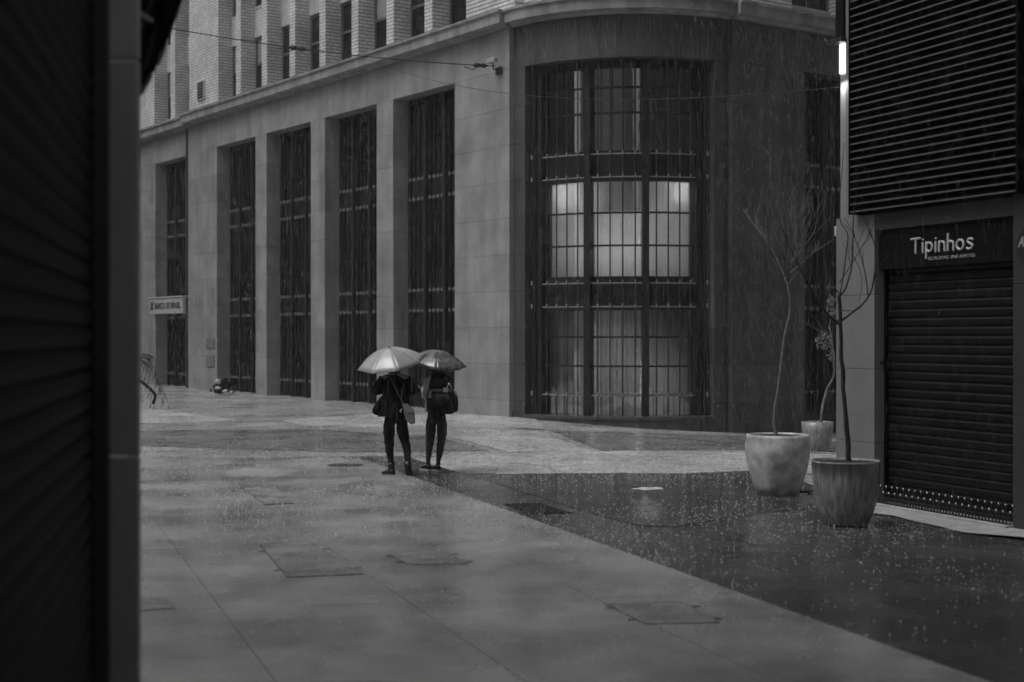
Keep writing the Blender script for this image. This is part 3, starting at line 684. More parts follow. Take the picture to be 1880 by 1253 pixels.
# spiked deterrent rail at the foot of the shutter
rail = thing('spiked_rail', 'low metal rail with two rows of ball-topped pins along the shutter foot', 'rail', FS(-1, .16, .03))
MB().box(FS, (-2.34, -.01), (.20, .215), (.028, .045)).box(FS, (-2.34, -.01), (.20, .215), (.095, .11)).box(FS, (-2.34, -.01), (.12, .135), (.13, .145)).build('rail_bar', IRON, rail)
bm_ = MB().ball((0, 0, 0), .0145, 10, 8); bm_.sm = True; ball_me = bm_.mesh('ball'); ball_me.materials.append(STEEL)
pin_a = MB().tube([(0, 0, 0), (0, 0, .19)], .005, 6).mesh('pin'); pin_a.materials.append(IRON)
pin_b = MB().tube([(0, 0, 0), (0, 0, .13)], .005, 6).mesh('pin'); pin_b.materials.append(IRON)
tooth = MB().wbox((-.006, .006), (-.006, .006), (0, .09)).mesh('tooth'); tooth.materials.append(IRON)
for i in range(22):
    s_ = -.03 - i * .107
    put(ball_me, 'ball', rail, FS(s_, .1275, .225)); put(pin_a, 'pin', rail, FS(s_, .1275, .03))
    put(ball_me, 'ball', rail, FS(s_ - .05, .2075, .165)); put(pin_b, 'pin', rail, FS(s_ - .05, .2075, .03))
tt = MB()
for i in range(44): tt.box(FS, (-.02 - i * .0525 - .008, -.02 - i * .0525 + .008), (.2155, .224), (.03, .105))
tt.build('tooth_row', IRON, rail)['kind'] = 'stuff'
# lit wall lamp and its conduit at the far end of the shop front
lamp = thing('wall_lamp', 'lit wall lamp with dark conduit at the shop corner', 'lamp', FS(.71, .2, 5.75))
MB().box(FS, (.63, .79), (.122, .20), (5.80, 9.0)).build('conduit_box', BLACK, lamp)
MB().box(FS, (.60, .90), (.122, .26), (5.74, 5.80)).build('lamp_hood', IRON, lamp)
MB().tube([FS(.80, .17, 5.775), FS(1.0, .17, 5.80), FS(1.06, .17, 5.86)], .012, 6).build('bracket', IRON, lamp)
bev(MB().box(FS, (.665, .765), (.125, .165), (5.36, 5.738)).build('tube', emit_mat('lamp_glow', 3.0), lamp), .012)
ll = bpy.data.lights.new('lamp_light', 'SPOT'); ll.energy = 9; ll.spot_size = R(150); ll.spot_blend = .6; ll.shadow_soft_size = .03
lo = bpy.data.objects.new('lamp_light', ll); COL.objects.link(lo); lo.parent = lamp; lo.location = FS(.71, .24, 5.30) - ROOT[lamp.name]; lo.rotation_euler = (0, 0, 0)
jb = thing('junction_box', 'small white box on the shop corner below the lamp', 'box', FS(.83, .1, 3.35))
bev(MB().box(FS, (.78, .93), (-.02, .12), (3.32, 3.45)).build('body', SOLE, jb), .01); MB().tube([FS(.85, .05, 3.32), FS(.84, .05, 3.1)], .012, 6).build('cable', WIRE, jb)
tag(MB().box(FS, (-.012, -.001), (.07, .12), (1.70, 1.74)).build('door_contact', IRON), 'tiny dark fitting on the shutter jamb', 'fitting')
# ------------------------------------------------------------------ near building on the left
left = thing('shuttered_building', 'dark near building edge with roller shutter along the left border', 'building', (-1.9, 6.5, 0))
LD = V2(.198, -.98).normalized(); LN = V2(-LD.y, LD.x); LN = LN if LN.x > 0 else -LN
LP0 = V2(-1.87, 6.47)
def FW(s, d, z): return LP0 + LD * s + LN * d + Z * z
WX = lambda x, y, z: Vector((x, y, z))
for z0, z1 in ((-.2, 1.5), (1.504, 3.3), (3.304, 26)): bev(MB().box(WX, (-2.6, -1.693), (6.5, 6.54), (z0, z1)).build('pilaster', mat('pale_pilaster', .75, .6, .12, 2.5, streak=.15), left), .012)
MB().box(FW, (.10, .22), (-.06, .06), (-.1, 4.2)).build('guide_rail', mat('rail_grey', .08, .5), left)
MB().box(FW, (-.1, .10), (-.3, -.10), (-.1, 4.2)).build('recess_wall', BLACK, left)
ls = MB(); LS = 4.3
shp2 = [(0, 0), (.016, .01), (.024, .045), (.016, .08), (0, .089), (-.015, .089), (-.015, 0)]
ls.loft([[Vector((0, y, z)) for y, z in shp2], [Vector((LS, y, z)) for y, z in shp2]], 0, True, True)
ls_me = ls.mesh('shutter_slat'); ls_me.materials.append(SHUT_L)
Ml = Matrix((LD, LN, Z)).transposed()
if Ml.determinant() < 0: Ml = Matrix((-LD, LN, Z)).transposed()
for i in range(44):
    p = FW(.22, -.02, .02 + i * .09)
    if (Ml @ Vector((1, 0, 0))).dot(LD) < 0: p = p + LD * LS
    o = put(ls_me, 'shutter_slat', left, p); o.rotation_euler = Ml.to_euler()
MB().box(FW, (.1, 18), (-12, -.12), (-.2, 26)).build('body_wall', PILA, left)
MB().box(FW, (.1, 18), (-.11, .0), (4.2, 26)).build('upper_wall', PILA, left)
MB().box(FW, (LS + .25, 18), (-.11, .01), (-.2, 4.19)).build('wall', PILA, left)
MB().box(WX, (-32, -2.61), (5.0, 7.0), (-.2, 26)).build('end_wall', PILA, left)  # unseen wall, widened and raised to shade paving and darken reflections
can = thing('shade_canopy', 'unseen canopy added over the viewpoint to shade the near paving', 'canopy', (1, -1, 0))
MB().wbox((-.5, 3.4), (-7, 4.9), (3.85, 4.05)).build('deck', BLACK, can); MB().wbox((-.5, 3.4), (4.905, 4.96), (3.82, 4.2)).build('fascia', PLAST_D, can)  # unseen deck and fascia added to keep light off the near paving
for cx_ in (3.2, ): MB().tube([(cx_, 2.3, 0), (cx_, 2.3, 3.75)], .06, 12).build('post', IRON, can)
# folded awning bracket at the corner
aw = thing('folded_awning', 'black folded awning hanging at the top left corner', 'awning', (-1.8, 7.3, 3.3))
AY = 7.3
ap = [(250, 172), (268, 150), (284, 122), (285, 99), (298, 96), (309, 71), (310, 48), (318, 43), (334, 0), (352, -60), (362, -180), (250, -180)]
cl2 = MB().prism([P(u, v, AY) for u, v in ap], Vector((-.1, .35, 0))).build('folded_cloth', BLACK, aw)
for q, (u0, v0, u1, v1) in enumerate(((290, 40, 275, 130), (315, -20, 300, 70), (300, -60, 268, 60))):
    MB().tube([P(u0, v0, AY - .01), P((u0 + u1) / 2 + 4, (v0 + v1) / 2, AY - .03), P(u1, v1, AY - .01)], .03, 8).build('fold', BLACK, aw)
MB().tube([P(250, 22, AY - .06), P(282, 40, AY - .06)], .012, 8).build('arm', mat('arm_metal', .25, .4), aw)
# ------------------------------------------------------------------ unseen blocks added to shape the reflections in the curved glass
bk = thing('unseen_block', 'unseen tall block added behind the viewpoint to bound the reflected sky', 'building', (0, -42, 0))
BKX0, BKX1 = -.6, 9.6  # gap left so that a strip of sky reflects in the curved glass
MB().wbox((-30, BKX0), (-60, -45), (-.2, 26)).build('wall', PLAST_D, bk)
lb = thing('unseen_block', 'unseen tall block added left of the square to dim reflections', 'building', (-27, 40, 0)); MB().wbox((-42, -27), (16, 80), (-.2, 17)).build('wall', PLAST_D, lb)  # unseen block added to dim the sky reflected in the left panes
bk2 = thing('unseen_block', 'second unseen tall block added behind the viewpoint to bound the reflected sky', 'building', (30, -42, 0)); MB().wbox((BKX1, 60), (-60, -45), (-.2, 26)).build('wall', PLAST_D, bk2)
# ------------------------------------------------------------------ planters with bare trees
def pot(root, prof, m, wall=.035, n=40):
    c = ROOT[root.name]; b = MB(); full = prof + [(prof[-1][0] - wall, prof[-1][1] + .004)] + [(prof[-1][0] - wall - .002, prof[-1][1] - .06)]
    b.lathe([(.001, prof[0][1])] + full, c, n); o = b.build('pot', m, root, smooth=True)
    r = prof[-1][0] - wall - .004; zz = prof[-1][1] - .02
    MB().lathe([(.001, zz + .015), (r * .6, zz + .008), (r, zz)], c, n).build('soil', SOIL, root, smooth=True); return o
def branch(b, pts, r0, r1, n=6):
    k = len(pts); b.tube([p + Vector((mnoise.noise(p * 9), mnoise.noise(p * 9 + Vector((5, 0, 0))), 0)) * r0 * .5 for p in pts], [(r0 + (r1 - r0) * i / (k - 1)) * (1 + .22 * mnoise.noise(p * 23)) for i, p in enumerate(pts)], n)
def smooth(pts, k=4):
    out = []
    for i in range(len(pts) - 1):
        p0 = pts[max(i - 1, 0)]; p1 = pts[i]; p2 = pts[i + 1]; p3 = pts[min(i + 2, len(pts) - 1)]
        for j in range(k):
            t = j / k; out.append(.5 * ((2 * p1) + (p2 - p0) * t + (2 * p0 - 5 * p1 + 4 * p2 - p3) * t * t + (3 * p1 - p0 - 3 * p2 + p3) * t ** 3))
    return out + [pts[-1]]
def twigs(b, p, d, ln, r, depth, rng, spread=.6, up=.25):
    pts = [p]; q = p.copy(); dd = d.copy()
    for i in range(4):
        dd = (dd + Vector((rng.uniform(-1, 1), rng.uniform(-1, 1), rng.uniform(-.6, 1))) * .16 + Z * up * .15).normalized(); q = q + dd * ln / 4; pts.append(q.copy())
    branch(b, pts, r, r * .45, 5)
    if depth > 0:
        for i in range(rng.choice((2, 3, 3))):
            s = pts[rng.choice((1, 2, 3, 4))]; nd = (dd + Vector((rng.uniform(-1, 1), rng.uniform(-1, 1), rng.uniform(-.4, .9))) * spread).normalized()
            twigs(b, s, nd, ln * rng.uniform(.5, .8), r * .55, depth - 1, rng, spread, up)
def tree_from(root, trunk, r0, r1, brs, y, m, tw=2, seed=1, tl=.35, tr=.0035):
    rng = random.Random(seed)
    t = MB(); tp = smooth([P(u, v, y + dy) for u, v, dy in trunk]); branch(t, tp, r0, r1, 10); t.build('trunk', m, root, smooth=True)
    for br, ra, rb, ntw in brs:
        b = MB(); pts = smooth([P(u, v, y + dy) for u, v, dy in br]); branch(b, pts, ra, rb, 7)
        for k in range(ntw):
            i = rng.randint(len(pts) // 3, len(pts) - 1); d = (pts[i] - pts[max(0, i - 1)]); d = d if d.length > 1e-5 else pts[-1] - pts[-2]
            d = (d.normalized() + Vector((rng.uniform(-1, 1), rng.uniform(-1, 1), rng.uniform(-.3, .9))) * .7).normalized()
            twigs(b, pts[i], d, tl * rng.uniform(.5, 1.2), max(rb, tr), tw, rng)
        b.build('branch', m, root, smooth=True)
# front planter
g = G(1553, 958); Y1 = 15.62
p1 = thing('potted_tree', 'streaked grey clay pot with dark bare sapling nearest the shutter', 'potted tree', ((1553 - CX) / F * Y1, Y1, 0))
pot(p1, [(.225, 0.0), (.245, .015), (.30, .14), (.345, .32), (.362, .52), (.366, .67), (.372, .673), (.372, .69)], POT_B, .010)
tree_from(p1, [(1559, 866, 0), (1556, 800, 0), (1550, 730, 0), (1545, 660, 0), (1543, 600, 0), (1541, 536, 0)], .030, .017,
  [([(1543, 590, 0), (1570, 570, -.05), (1594, 546, -.1), (1606, 505, -.15), (1608, 465, -.15), (1598, 425, -.2)], .014, .004, 5),
   ([(1594, 546, -.1), (1588, 500, -.1), (1574, 450, -.1), (1562, 420, -.05), (1550, 400, 0)], .007, .003, 4),
   ([(1541, 590, 0), (1520, 580, .1), (1506, 556, .15), (1497, 520, .2), (1484, 470, .2), (1468, 430, .25), (1466, 330, .3)], .010, .003, 5),
   ([(1541, 597, 0), (1515, 572, -.1), (1500, 548, -.2), (1478, 512, -.25), (1458, 472, -.3), (1440, 430, -.3), (1415, 372, -.3)], .011, .003, 3),
   ([(1542, 543, 0), (1553, 528, 0), (1563, 490, .05), (1566, 440, .05), (1567, 400, .1), (1568, 372, .1)], .012, .004, 5),
   ([(1541, 545, 0), (1548, 510, 0), (1553, 470, 0), (1556, 430, -.05), (1541, 400, -.05), (1545, 320, -.05), (1549, 262, -.05)], .009, .003, 0),
   ([(1541, 540, 0), (1533, 530, 0), (1528, 524, 0)], .008, .005, 0),
   ([(1545, 570, 0), (1562, 571, 0), (1582, 566, 0)], .005, .003, 0),
   ([(1566, 470, .05), (1580, 500, .1), (1582, 530, .1), (1576, 556, .05)], .004, .003, 0),
   ([(1541, 520, 0), (1560, 490, .1), (1590, 440, .2), (1612, 396, .2)], .006, .003, 2)], Y1, BARK, 1, 3, .25)
# pale planter behind it
g = G(1428, 905); Y2 = 18.52
p2 = thing('potted_tree', 'pale stained concrete pot with twiggy bare tree left of the streaked pot', 'potted tree', ((1428 - CX) / F * Y2, Y2, 0))
pot(p2, [(.245, 0.0), (.265, .01), (.31, .12), (.375, .32), (.412, .52), (.418, .62), (.405, .74), (.402, .775)], POT_A, .03)
rng = random.Random(5); fan = []
for i in range(9):
    a = -26 + 58 * i / 8 + rng.uniform(-7, 7); ln = rng.uniform(60, 185); x0, y0 = 1447, 520 + rng.uniform(-20, 12)
    pts = [(x0, y0, 0)]; dy = rng.uniform(-.45, .45)
    for k in range(1, 5):
        t = k / 4; pts.append((x0 + math.sin(R(a)) * ln * t * (1 + .15 * rng.uniform(-1, 1)) - 8 * t + rng.uniform(-5, 5), y0 - math.cos(R(a)) * ln * t, dy * t))
    fan.append((pts, .0075, .0035, rng.choice((4, 5, 6))))
fan.append(([(1447, 505, 0), (1475, 480, .1), (1500, 460, .15), (1530, 440, .2)], .007, .003, 2))
tree_from(p2, [(1424, 815, 0), (1424, 790, 0), (1421, 765, 0), (1428, 720, 0), (1434, 670, 0), (1441, 620, 0), (1450, 570, 0), (1447, 520, 0)], .024, .013, fan, Y2, BARK_P, 2, 11, .33, .004)
# far planter by the bank
Y3 = 30.5; z3 = zt(6.5, Y3)
p3 = thing('potted_tree', 'small far pot with leaning sapling against the bank wall', 'potted tree', ((1501 - CX) / F * Y3, Y3, z3))
pot(p3, [(.22, 0.0), (.24, .02), (.29, .2), (.325, .42), (.335, .60)], POT_B)
tree_from(p3, [(1507, 778, 0), (1511, 745, 0), (1519, 712, 0), (1531, 690, 0), (1530, 640, 0), (1522, 600, 0)], .03, .016,
  [([(1530, 640, 0), (1522, 620, .1), (1512, 610, .1), (1502, 606, .1)], .012, .006, 2), ([(1522, 600, 0), (1528, 570, 0), (1526, 545, .05)], .012, .006, 2)], Y3, BARK_P, 1, 21, .3)
lf = MB(); rng = random.Random(3)
for (cu, cv, ru, rv, n) in ((1512, 626, 16, 16, 150), (1526, 562, 9, 20, 100), (1524, 650, 6, 14, 40)):
    for i in range(n):
        a = rng.uniform(0, 6.28); rr = math.sqrt(rng.random()); c = P(cu + ru * rr * math.cos(a), cv + rv * rr * math.sin(a), Y3 + rng.uniform(-.2, .2))
        d = Vector((rng.uniform(-1, 1), rng.uniform(-1, 1), rng.uniform(-1, .3))).normalized(); s = d.cross(Vector((rng.random(), rng.random(), rng.random()))).normalized(); l = rng.uniform(.05, .09)
        lf.add([c - d * l / 2, c + s * l * .22, c + d * l / 2, c - s * l * .22], [(0, 1, 2, 3)])
lf.build('leaves', LEAF, p3)['kind'] = 'stuff'
# palm half hidden behind the left pilaster
Yp = 20.0
pm = thing('palm_plant', 'drooping palm fronds showing past the left pilaster', 'plant', ((240 - CX) / F * Yp, Yp, 0))
bx0 = (240 - CX) / F * Yp
pp = MB().lathe([(.001, 0), (.09, 0), (.10, .25), (.11, .45), (.10, .45), (.095, .40), (.001, .40)], (bx0, Yp, 0), 24).build('pot', POT_B, pm, smooth=True)
MB().tube(smooth([Vector((bx0, Yp, .4)), Vector((bx0 + .02, Yp, 1.0)), Vector((bx0, Yp, 1.7))]), .05, 8).build('trunk', BARK, pm, smooth=True)
rng = random.Random(9)
for i in range(16):
    a = R(i * 22.5 + rng.uniform(-8, 8)); b = MB(); up = rng.uniform(.05, .32); L0 = rng.uniform(.42, .62)
    spine = [Vector((bx0, Yp, 1.72)) + Vector((math.cos(a), math.sin(a), 0)) * L0 * t + Z * (up * math.sin(t * 2.2) - .65 * t ** 2.4) for t in [k / 10 for k in range(11)]]
    b.tube(spine, [.008 - .0006 * k for k in range(11)], 5)
    sd = Vector((-math.sin(a), math.cos(a), 0))
    for k in range(2, 11):
        for s in (-1, 1):
            q = spine[k]; d = (sd * s * .6 + (spine[k] - spine[k - 1]).normalized() * .7 - Z * .5).normalized(); l = .26 - .012 * k
            b.add([q, q + d * l * .5 + Z * .012 + (spine[k] - spine[k - 1]) * .25, q + d * l], [(0, 1, 2)])
    b.build('frond', LEAF if i % 3 else LEAF_D, pm)
MB().tube(smooth([P(240, 690, Yp - .3), P(262, 703, Yp - .3), P(279, 718, Yp - .3), P(285, 727, Yp - .3), P(281, 742, Yp - .3)]), .022, 6).build('frond', BARK, pm, smooth=True)
# heap of bags at the bank wall
hp = thing('bag_heap', 'small heap of dark bags with pale bundles at the foot of the bank wall', 'bags', FL(17.0, .6, .07))
H = lambda u, v: P(u, v, 48.6)
def sack(name, u, v, rx, rz_, m, ry=.16, seed=0):
    b = MB(); c = H(u, v) - Vector((0, .35 if 'pale' in name else 0, 0)); b.ball(c, (rx, ry, rz_), 14, 10)
    b.v = [p + (p - c) * .35 * mnoise.noise(p * 7 + Vector((seed, 0, 0))) for p in b.v]; b.build(name, m, hp, smooth=True)
sack('dark_bag', 405, 713, .26, .19, COATM, .2, 1); sack('dark_bag', 414, 706, .18, .22, COATM, .18, 2); sack('dark_bag', 425, 716, .2, .10, PACK, .18, 3)
sack('pale_bundle', 404, 700, .09, .09, CLOTH_W, .09, 4); sack('pale_bundle', 404, 712, .10, .05, CLOTH_W, .22, 5); sack('pale_bundle', 417, 718, .09, .05, CLOTH_W, .25, 6); sack('pale_bundle', 429, 720, .05, .06, CLOTH_W, .25, 7); sack('pale_bundle', 391, 716, .06, .06, PACK_W, .1, 8)
sack('dark_bag', 420, 700, .05, .05, PACK_W, .1, 9)
# ------------------------------------------------------------------ overhead wires, wall camera
def wire(name, label, p, q, sag, r=.012, extra=None):
    t = thing(name, label, 'wire', p)
    pts = [p + (q - p) * k / 24 - Z * sag * 4 * (k / 24) * (1 - k / 24) for k in range(25)]
    MB().tube(pts, r, 5).build('cable', WIRE, t)
    for k, s in (extra or []):
        i = int(k * 24); c = pts[i]; d = (pts[i + 1] - pts[i]).normalized()
        MB().tube([c - d * s, c - d * s * .5, c, c + d * s * .5, c + d * s], [.02, .07, .04, .07, .02], 8).tube([c, c - Z * .12 + d * .2, c - Z * .05 + d * .45], .012, 5).build('insulator', WIRE, t)
    return t
wa = FL(.42, .12, 8.95); wb = P(140, 18, 33.0)
wire('overhead_wire', 'black overhead cable with insulators crossing above the tall bank windows', wa, wb, .22, .013, [(.06, .2), (.52, .22)])
wire('overhead_wire', 'thin faint cable crossing in front of the rounded corner window', FL(6.9, .26, 10.15), FS(.8, .15, 5.2), .55, .006)
cm = thing('wall_camera', 'small security camera on the stone pier under the cornice', 'camera', FL(.4, 0, 9.0))
bev(MB().box(FL, (.25, .62), (.16, .30), (9.02, 9.14)).build('housing', SMALLT, cm), .02); MB().tube([FL(.42, 0, 8.86), FL(.42, .2, 8.86), FL(.42, .22, 9.02)], .02, 6).build('bracket', WIRE, cm)
MB().box(FL, (.30, .55), (.003, .05), (8.75, 8.93)).build('base_plate', IRON, cm)
tag(MB().tube(smooth([FC(-37.6, RW + .06, .22), FC(-40, RW + .09, .20), FC(-42.5, RW + .1, .16), FC(-43.5, RW + .1, .06), FC(-43.6, RW + .1, -.06)]), .02, 6).build('drain_hose', IRON), 'short black hose bending to the ground left of the rounded window', 'hose')
# ------------------------------------------------------------------ covers, grate, litter in the paving
def quad_cover(name, label, cat, pts, z, m=COVER, lugs=True, bars=False, grp=None):
    q = [Vector((p.x, p.y, 0)) for p in GP(pts)]; c = sum(q, Vector()) / 4
    t = thing(name, label, cat, (c.x, c.y, z), grp)
    def loop(k): return [c + (p - c) * k + Z * z for p in q]
    o_, i_ = loop(1.0), loop(.975)
    fm = MB()
    for a in range(4): fm.prism([o_[a], o_[(a + 1) % 4], i_[(a + 1) % 4], i_[a]], Z * .002)
    fm.build('rim', SEAM, t)
    MB().prism(loop(.972), Z * .0035).build('lid', m, t)
    if lugs:
        for a, s in ((0, .25), (0, .8), (2, .3), (2, .85)):
            p = q[[0, 3, 2, 1][0] if a == 0 else 1].lerp(q[3] if a == 0 else q[2], s); e = (q[1] - q[0]).normalized() * .07 * (1 if a else -1)
            n_ = Vector((0, .018, 0)); MB().prism([p + Z * (z + .003), p + e + Z * (z + .003), p + e + n_ + Z * (z + .003), p + n_ + Z * (z + .003)], Z * .003).build('lug', SEAM, t)
    if bars:
        for k in range(11):
            s = (k + .5) / 11; a = loop(.93); p0 = a[0].lerp(a[3], s); p1 = a[1].lerp(a[2], s); n_ = (a[3] - a[0]) / 11 * .28
            MB().prism([p0 - n_, p1 - n_, p1 + n_, p0 + n_], Z * .010).build('grate_bar', IRON, t)
    return t
quad_cover('access_cover', 'rectangular cover in the light slabs nearest the viewer', 'cover', [(1108, 1110), (1250, 1105), (1322, 1145), (1186, 1148)], .003)
quad_cover('access_cover', 'rectangular cover in the middle of the light slabs', 'cover', [(712, 1018), (815, 1012), (862, 1037), (748, 1038)], .003)
quad_cover('access_cover', 'large darker cover left of the middle cover', 'cover', [(475, 1000), (565, 993), (668, 1056), (527, 1062)], .003)
quad_cover('access_cover', 'patched cover in the light slabs farthest from the viewer', 'cover', [(437, 889), (500, 890), (540, 925), (485, 928)], .003, lugs=False)
quad_cover('access_cover', 'cover outlined in the pale paving behind the puddle', 'cover', [(914, 857.5), (1012, 858.5), (1024, 870), (906, 870)], -.012, WETMOS_L, False)
quad_cover('access_cover', 'dark cover at the left beside the near pilaster', 'cover', [(250, 1100), (303, 1099), (322, 1118), (246, 1124)], .003, COVER, False)
quad_cover('drain_grate', 'dark drain grate in the grey strip', 'drain', [(921, 925), (992, 924), (1053, 943), (968, 945)], -.002, BLACK, False, True)
c = G(634, 855); rc = thing('manhole_cover', 'round dark manhole cover behind the light slabs edge', 'cover', (c.x, c.y, .003))
MB().lathe([(.29, 0), (.29, .003), (.27, .004)], c + Z * .003, 32).build('rim', SEAM, rc); MB().lathe([(.265, 0), (.265, .005), (.001, .006)], c + Z * .003, 32).build('lid', WETSTRIP, rc)
lt = MB(); c = G(1190, 899); n = 14
lt.loft([[c + Vector((.19 * (1 + .25 * math.sin(k * 2.1)) * s * math.cos(6.283 * k / n), .10 * s * math.sin(6.283 * k / n), h + .006 * math.sin(k * 1.7))) for k in range(n)] for s, h in ((1, .004), (.9, .016), (.5, .024), (.05, .02))], 0, False, True)
tag(lt.build('flattened_bag', CLOTH_W, smooth=True), 'pale flattened plastic bag floating in the puddle', 'litter')
tg = MB(); tg.tube(smooth([G(1462, 905) + Z * .02, G(1475, 908) + Z * .03, G(1490, 906) + Z * .02, G(1484, 911) + Z * .02]), .018, 6); tag(tg.build('cloth_scrap', IRON, smooth=True), 'dark scrap lying between the two near pots', 'litter')
# ------------------------------------------------------------------ people
def skin_mesh(name, nodes, edges, root=0, sub=2):
    me = bpy.data.meshes.new(name); me.from_pydata([n[0] for n in nodes], edges, [])
    o = bpy.data.objects.new(name, me); COL.objects.link(o)
    md = o.modifiers.new('skin', 'SKIN'); md.use_smooth_shade = True; md.branch_smoothing = .4
    for i, n in enumerate(nodes):
        r = n[1]; sv_ = me.skin_vertices[0].data[i]; sv_.radius = r if isinstance(r, tuple) else (r, r); sv_.use_root = (i == root)
    s = o.modifiers.new('sub', 'SUBSURF'); s.levels = sub; s.render_levels = sub
    ev = o.evaluated_get(bpy.context.evaluated_depsgraph_get()); out = bpy.data.meshes.new_from_object(ev)
    bpy.data.objects.remove(o, do_unlink=True); bpy.data.meshes.remove(me); return out
def merge(meshes, name):
    bm = bmesh.new()
    for m in meshes: bm.from_mesh(m); bpy.data.meshes.remove(m)
    me = bpy.data.meshes.new(name); bm.to_mesh(me); bm.free(); me.shade_smooth(); return me
def head_mesh(c, h, yaw):
    """skull with jaw, nose, brow, ears, eye sockets; the face looks toward +Y turned by yaw"""
    b = MB(); n = 24; m = 18; rings = []
    for i in range(m + 1):
        t = math.pi * (.03 + .94 * i / m); zz = -math.cos(t); ring = []
        for k in range(n):
            a = 2 * math.pi * k / n; x = math.sin(t) * math.cos(a) * .36; y = math.sin(t) * math.sin(a) * .44; z = zz * .5
            if z < -.1: f = 1 - .45 * (-.1 - z); x *= f; y = y * f + (.05 if y > 0 else .03)
            if y > 0:
                front = max(0, math.sin(a)) ** 6
                nose = math.exp(-((x / .05) ** 2)) * math.exp(-(((z + .08) / .09) ** 2)); y += nose * .11
                for sx_ in (-1, 1): y -= .035 * math.exp(-(((x - sx_ * .14) / .06) ** 2)) * math.exp(-(((z - .02) / .05) ** 2)) * front ** .2
                y += .02 * math.exp(-((x / .1) ** 2)) * math.exp(-(((z + .25) / .03) ** 2))
            ring.append(Vector((x, y, z)) * h)
        rings.append(ring)
    b.loft(rings, 0, True, True)
    for s in (-1, 1): b.ball(Vector((s * .37 * h, 0, 0)), (.035 * h, .09 * h, .13 * h), 8, 6)
    Mr = Matrix.Rotation(yaw, 3, 'Z'); b.v = [Mr @ v + c for v in b.v]; return b.mesh('head')
def hand_mesh(wrist, d, pn, s=1.0, curl=.9, side=1):
    """palm plus five bent fingers; d = direction of the hand, pn = palm normal (fingers curl toward it)"""
    d = d.normalized(); pn = (pn - d * pn.dot(d)).normalized(); x = d.cross(pn) * side; b = MB()
    b.tube([wrist, wrist + d * .045 * s, wrist + d * .085 * s], [(.026 * s, .019 * s), (.040 * s, .017 * s), (.038 * s, .014 * s)], 10)
    for i, (o_, l) in enumerate(((-.030, .070), (-.010, .080), (.010, .075), (.030, .058))):
        p = wrist + d * .082 * s + x * o_ * s; pts = [p]; a = 0
        for k in range(3): a += curl * (.6, 1, .8)[k]; q = pts[-1] + (d * math.cos(a) + pn * math.sin(a)) * l * s / 3 * 1.15; pts.append(q)
        b.tube(pts, [.009 * s, .0085 * s, .008 * s, .0065 * s], 7)
    p = wrist + d * .02 * s - x * .03 * s; b.tube([p, p + (-x * .7 + d * .5 + pn * .4) * .035 * s, p + (-x * .5 + d * .8 + pn * 1.1) * .06 * s, p + (-x * .1 + d * 1.0 + pn * 1.3) * .075 * s], [.012 * s, .011 * s, .010 * s, .007 * s], 7)
    return b.mesh('hand')
def ell(c, rx, ry, n=24, fold=0.0, ph=0.0, tilt=0.0):
    return [c + Vector((rx * math.cos(a) * (1 + fold * math.sin(5 * a + ph)), ry * math.sin(a) * (1 + fold * math.sin(7 * a + ph)), tilt * math.cos(a))) for a in [2 * math.pi * k / n for k in range(n)]]
def foot(b, ankle, dirv, L=.24, w=.042, h=.07, mi=0, z0=0.0):
    """shoe: heel behind the ankle, toe along dirv"""
    dirv = Vector((dirv[0], dirv[1], 0)).normalized(); x = Vector((dirv.y, -dirv.x, 0)); rings = []
    for s, ww, hh in ((-.30, .55, .55), (-.26, .85, .95), (-.12, .95, 1.1), (.1, .95, 1.05), (.32, 1.1, .75), (.55, 1.12, .55), (.66, .8, .42), (.70, .4, .3)):
        c = Vector((ankle.x, ankle.y, z0)) + dirv * s * L
        rings.append([c + x * ww * w * math.cos(a) + Z * (hh * h * (.5 + .5 * math.sin(a)) + .0) for a in [2 * math.pi * k / 12 for k in range(12)]])
    b.loft(rings, mi, True, True)
def sole(b, ankle, dirv, L=.25, w=.048, z0=0.0, t=.028):
    dirv = Vector((dirv[0], dirv[1], 0)).normalized(); x = Vector((dirv.y, -dirv.x, 0)); base = Vector((ankle.x, ankle.y, z0)); pts = []
    for s, ww in ((-.31, .5), (-.27, .85), (0, .9), (.3, 1.1), (.55, 1.12), (.68, .7)): pts.append((s, ww))
    poly = [base + dirv * s * L + x * ww * w for s, ww in pts] + [base + dirv * s * L - x * ww * w for s, ww in pts[::-1]]
    b.prism(poly, Z * t)
def mobj(name, me, m, parent):
    me.materials.clear(); me.materials.append(m)
    me.transform(Matrix.Translation(-ROOT[parent.name])); o = bpy.data.objects.new(name, me); COL.objects.link(o); o.parent = parent; return o
def wrinkle(o, amp, fr_=9.0, zs=1.0):
    me = o.data; ns = [v.normal.copy() for v in me.vertices]
    for v, n_ in zip(me.vertices, ns):
        q = Vector((v.co.x * fr_, v.co.y * fr_, v.co.z * fr_ * zs)); v.co += n_ * amp * (mnoise.noise(q) + .5 * mnoise.noise(q * 2.3))
    return o
def two_mat(o, m2, test, off):
    o.data.materials.append(m2)
    for p in o.data.polygons:
        if test(p.center + off): p.material_index = 1

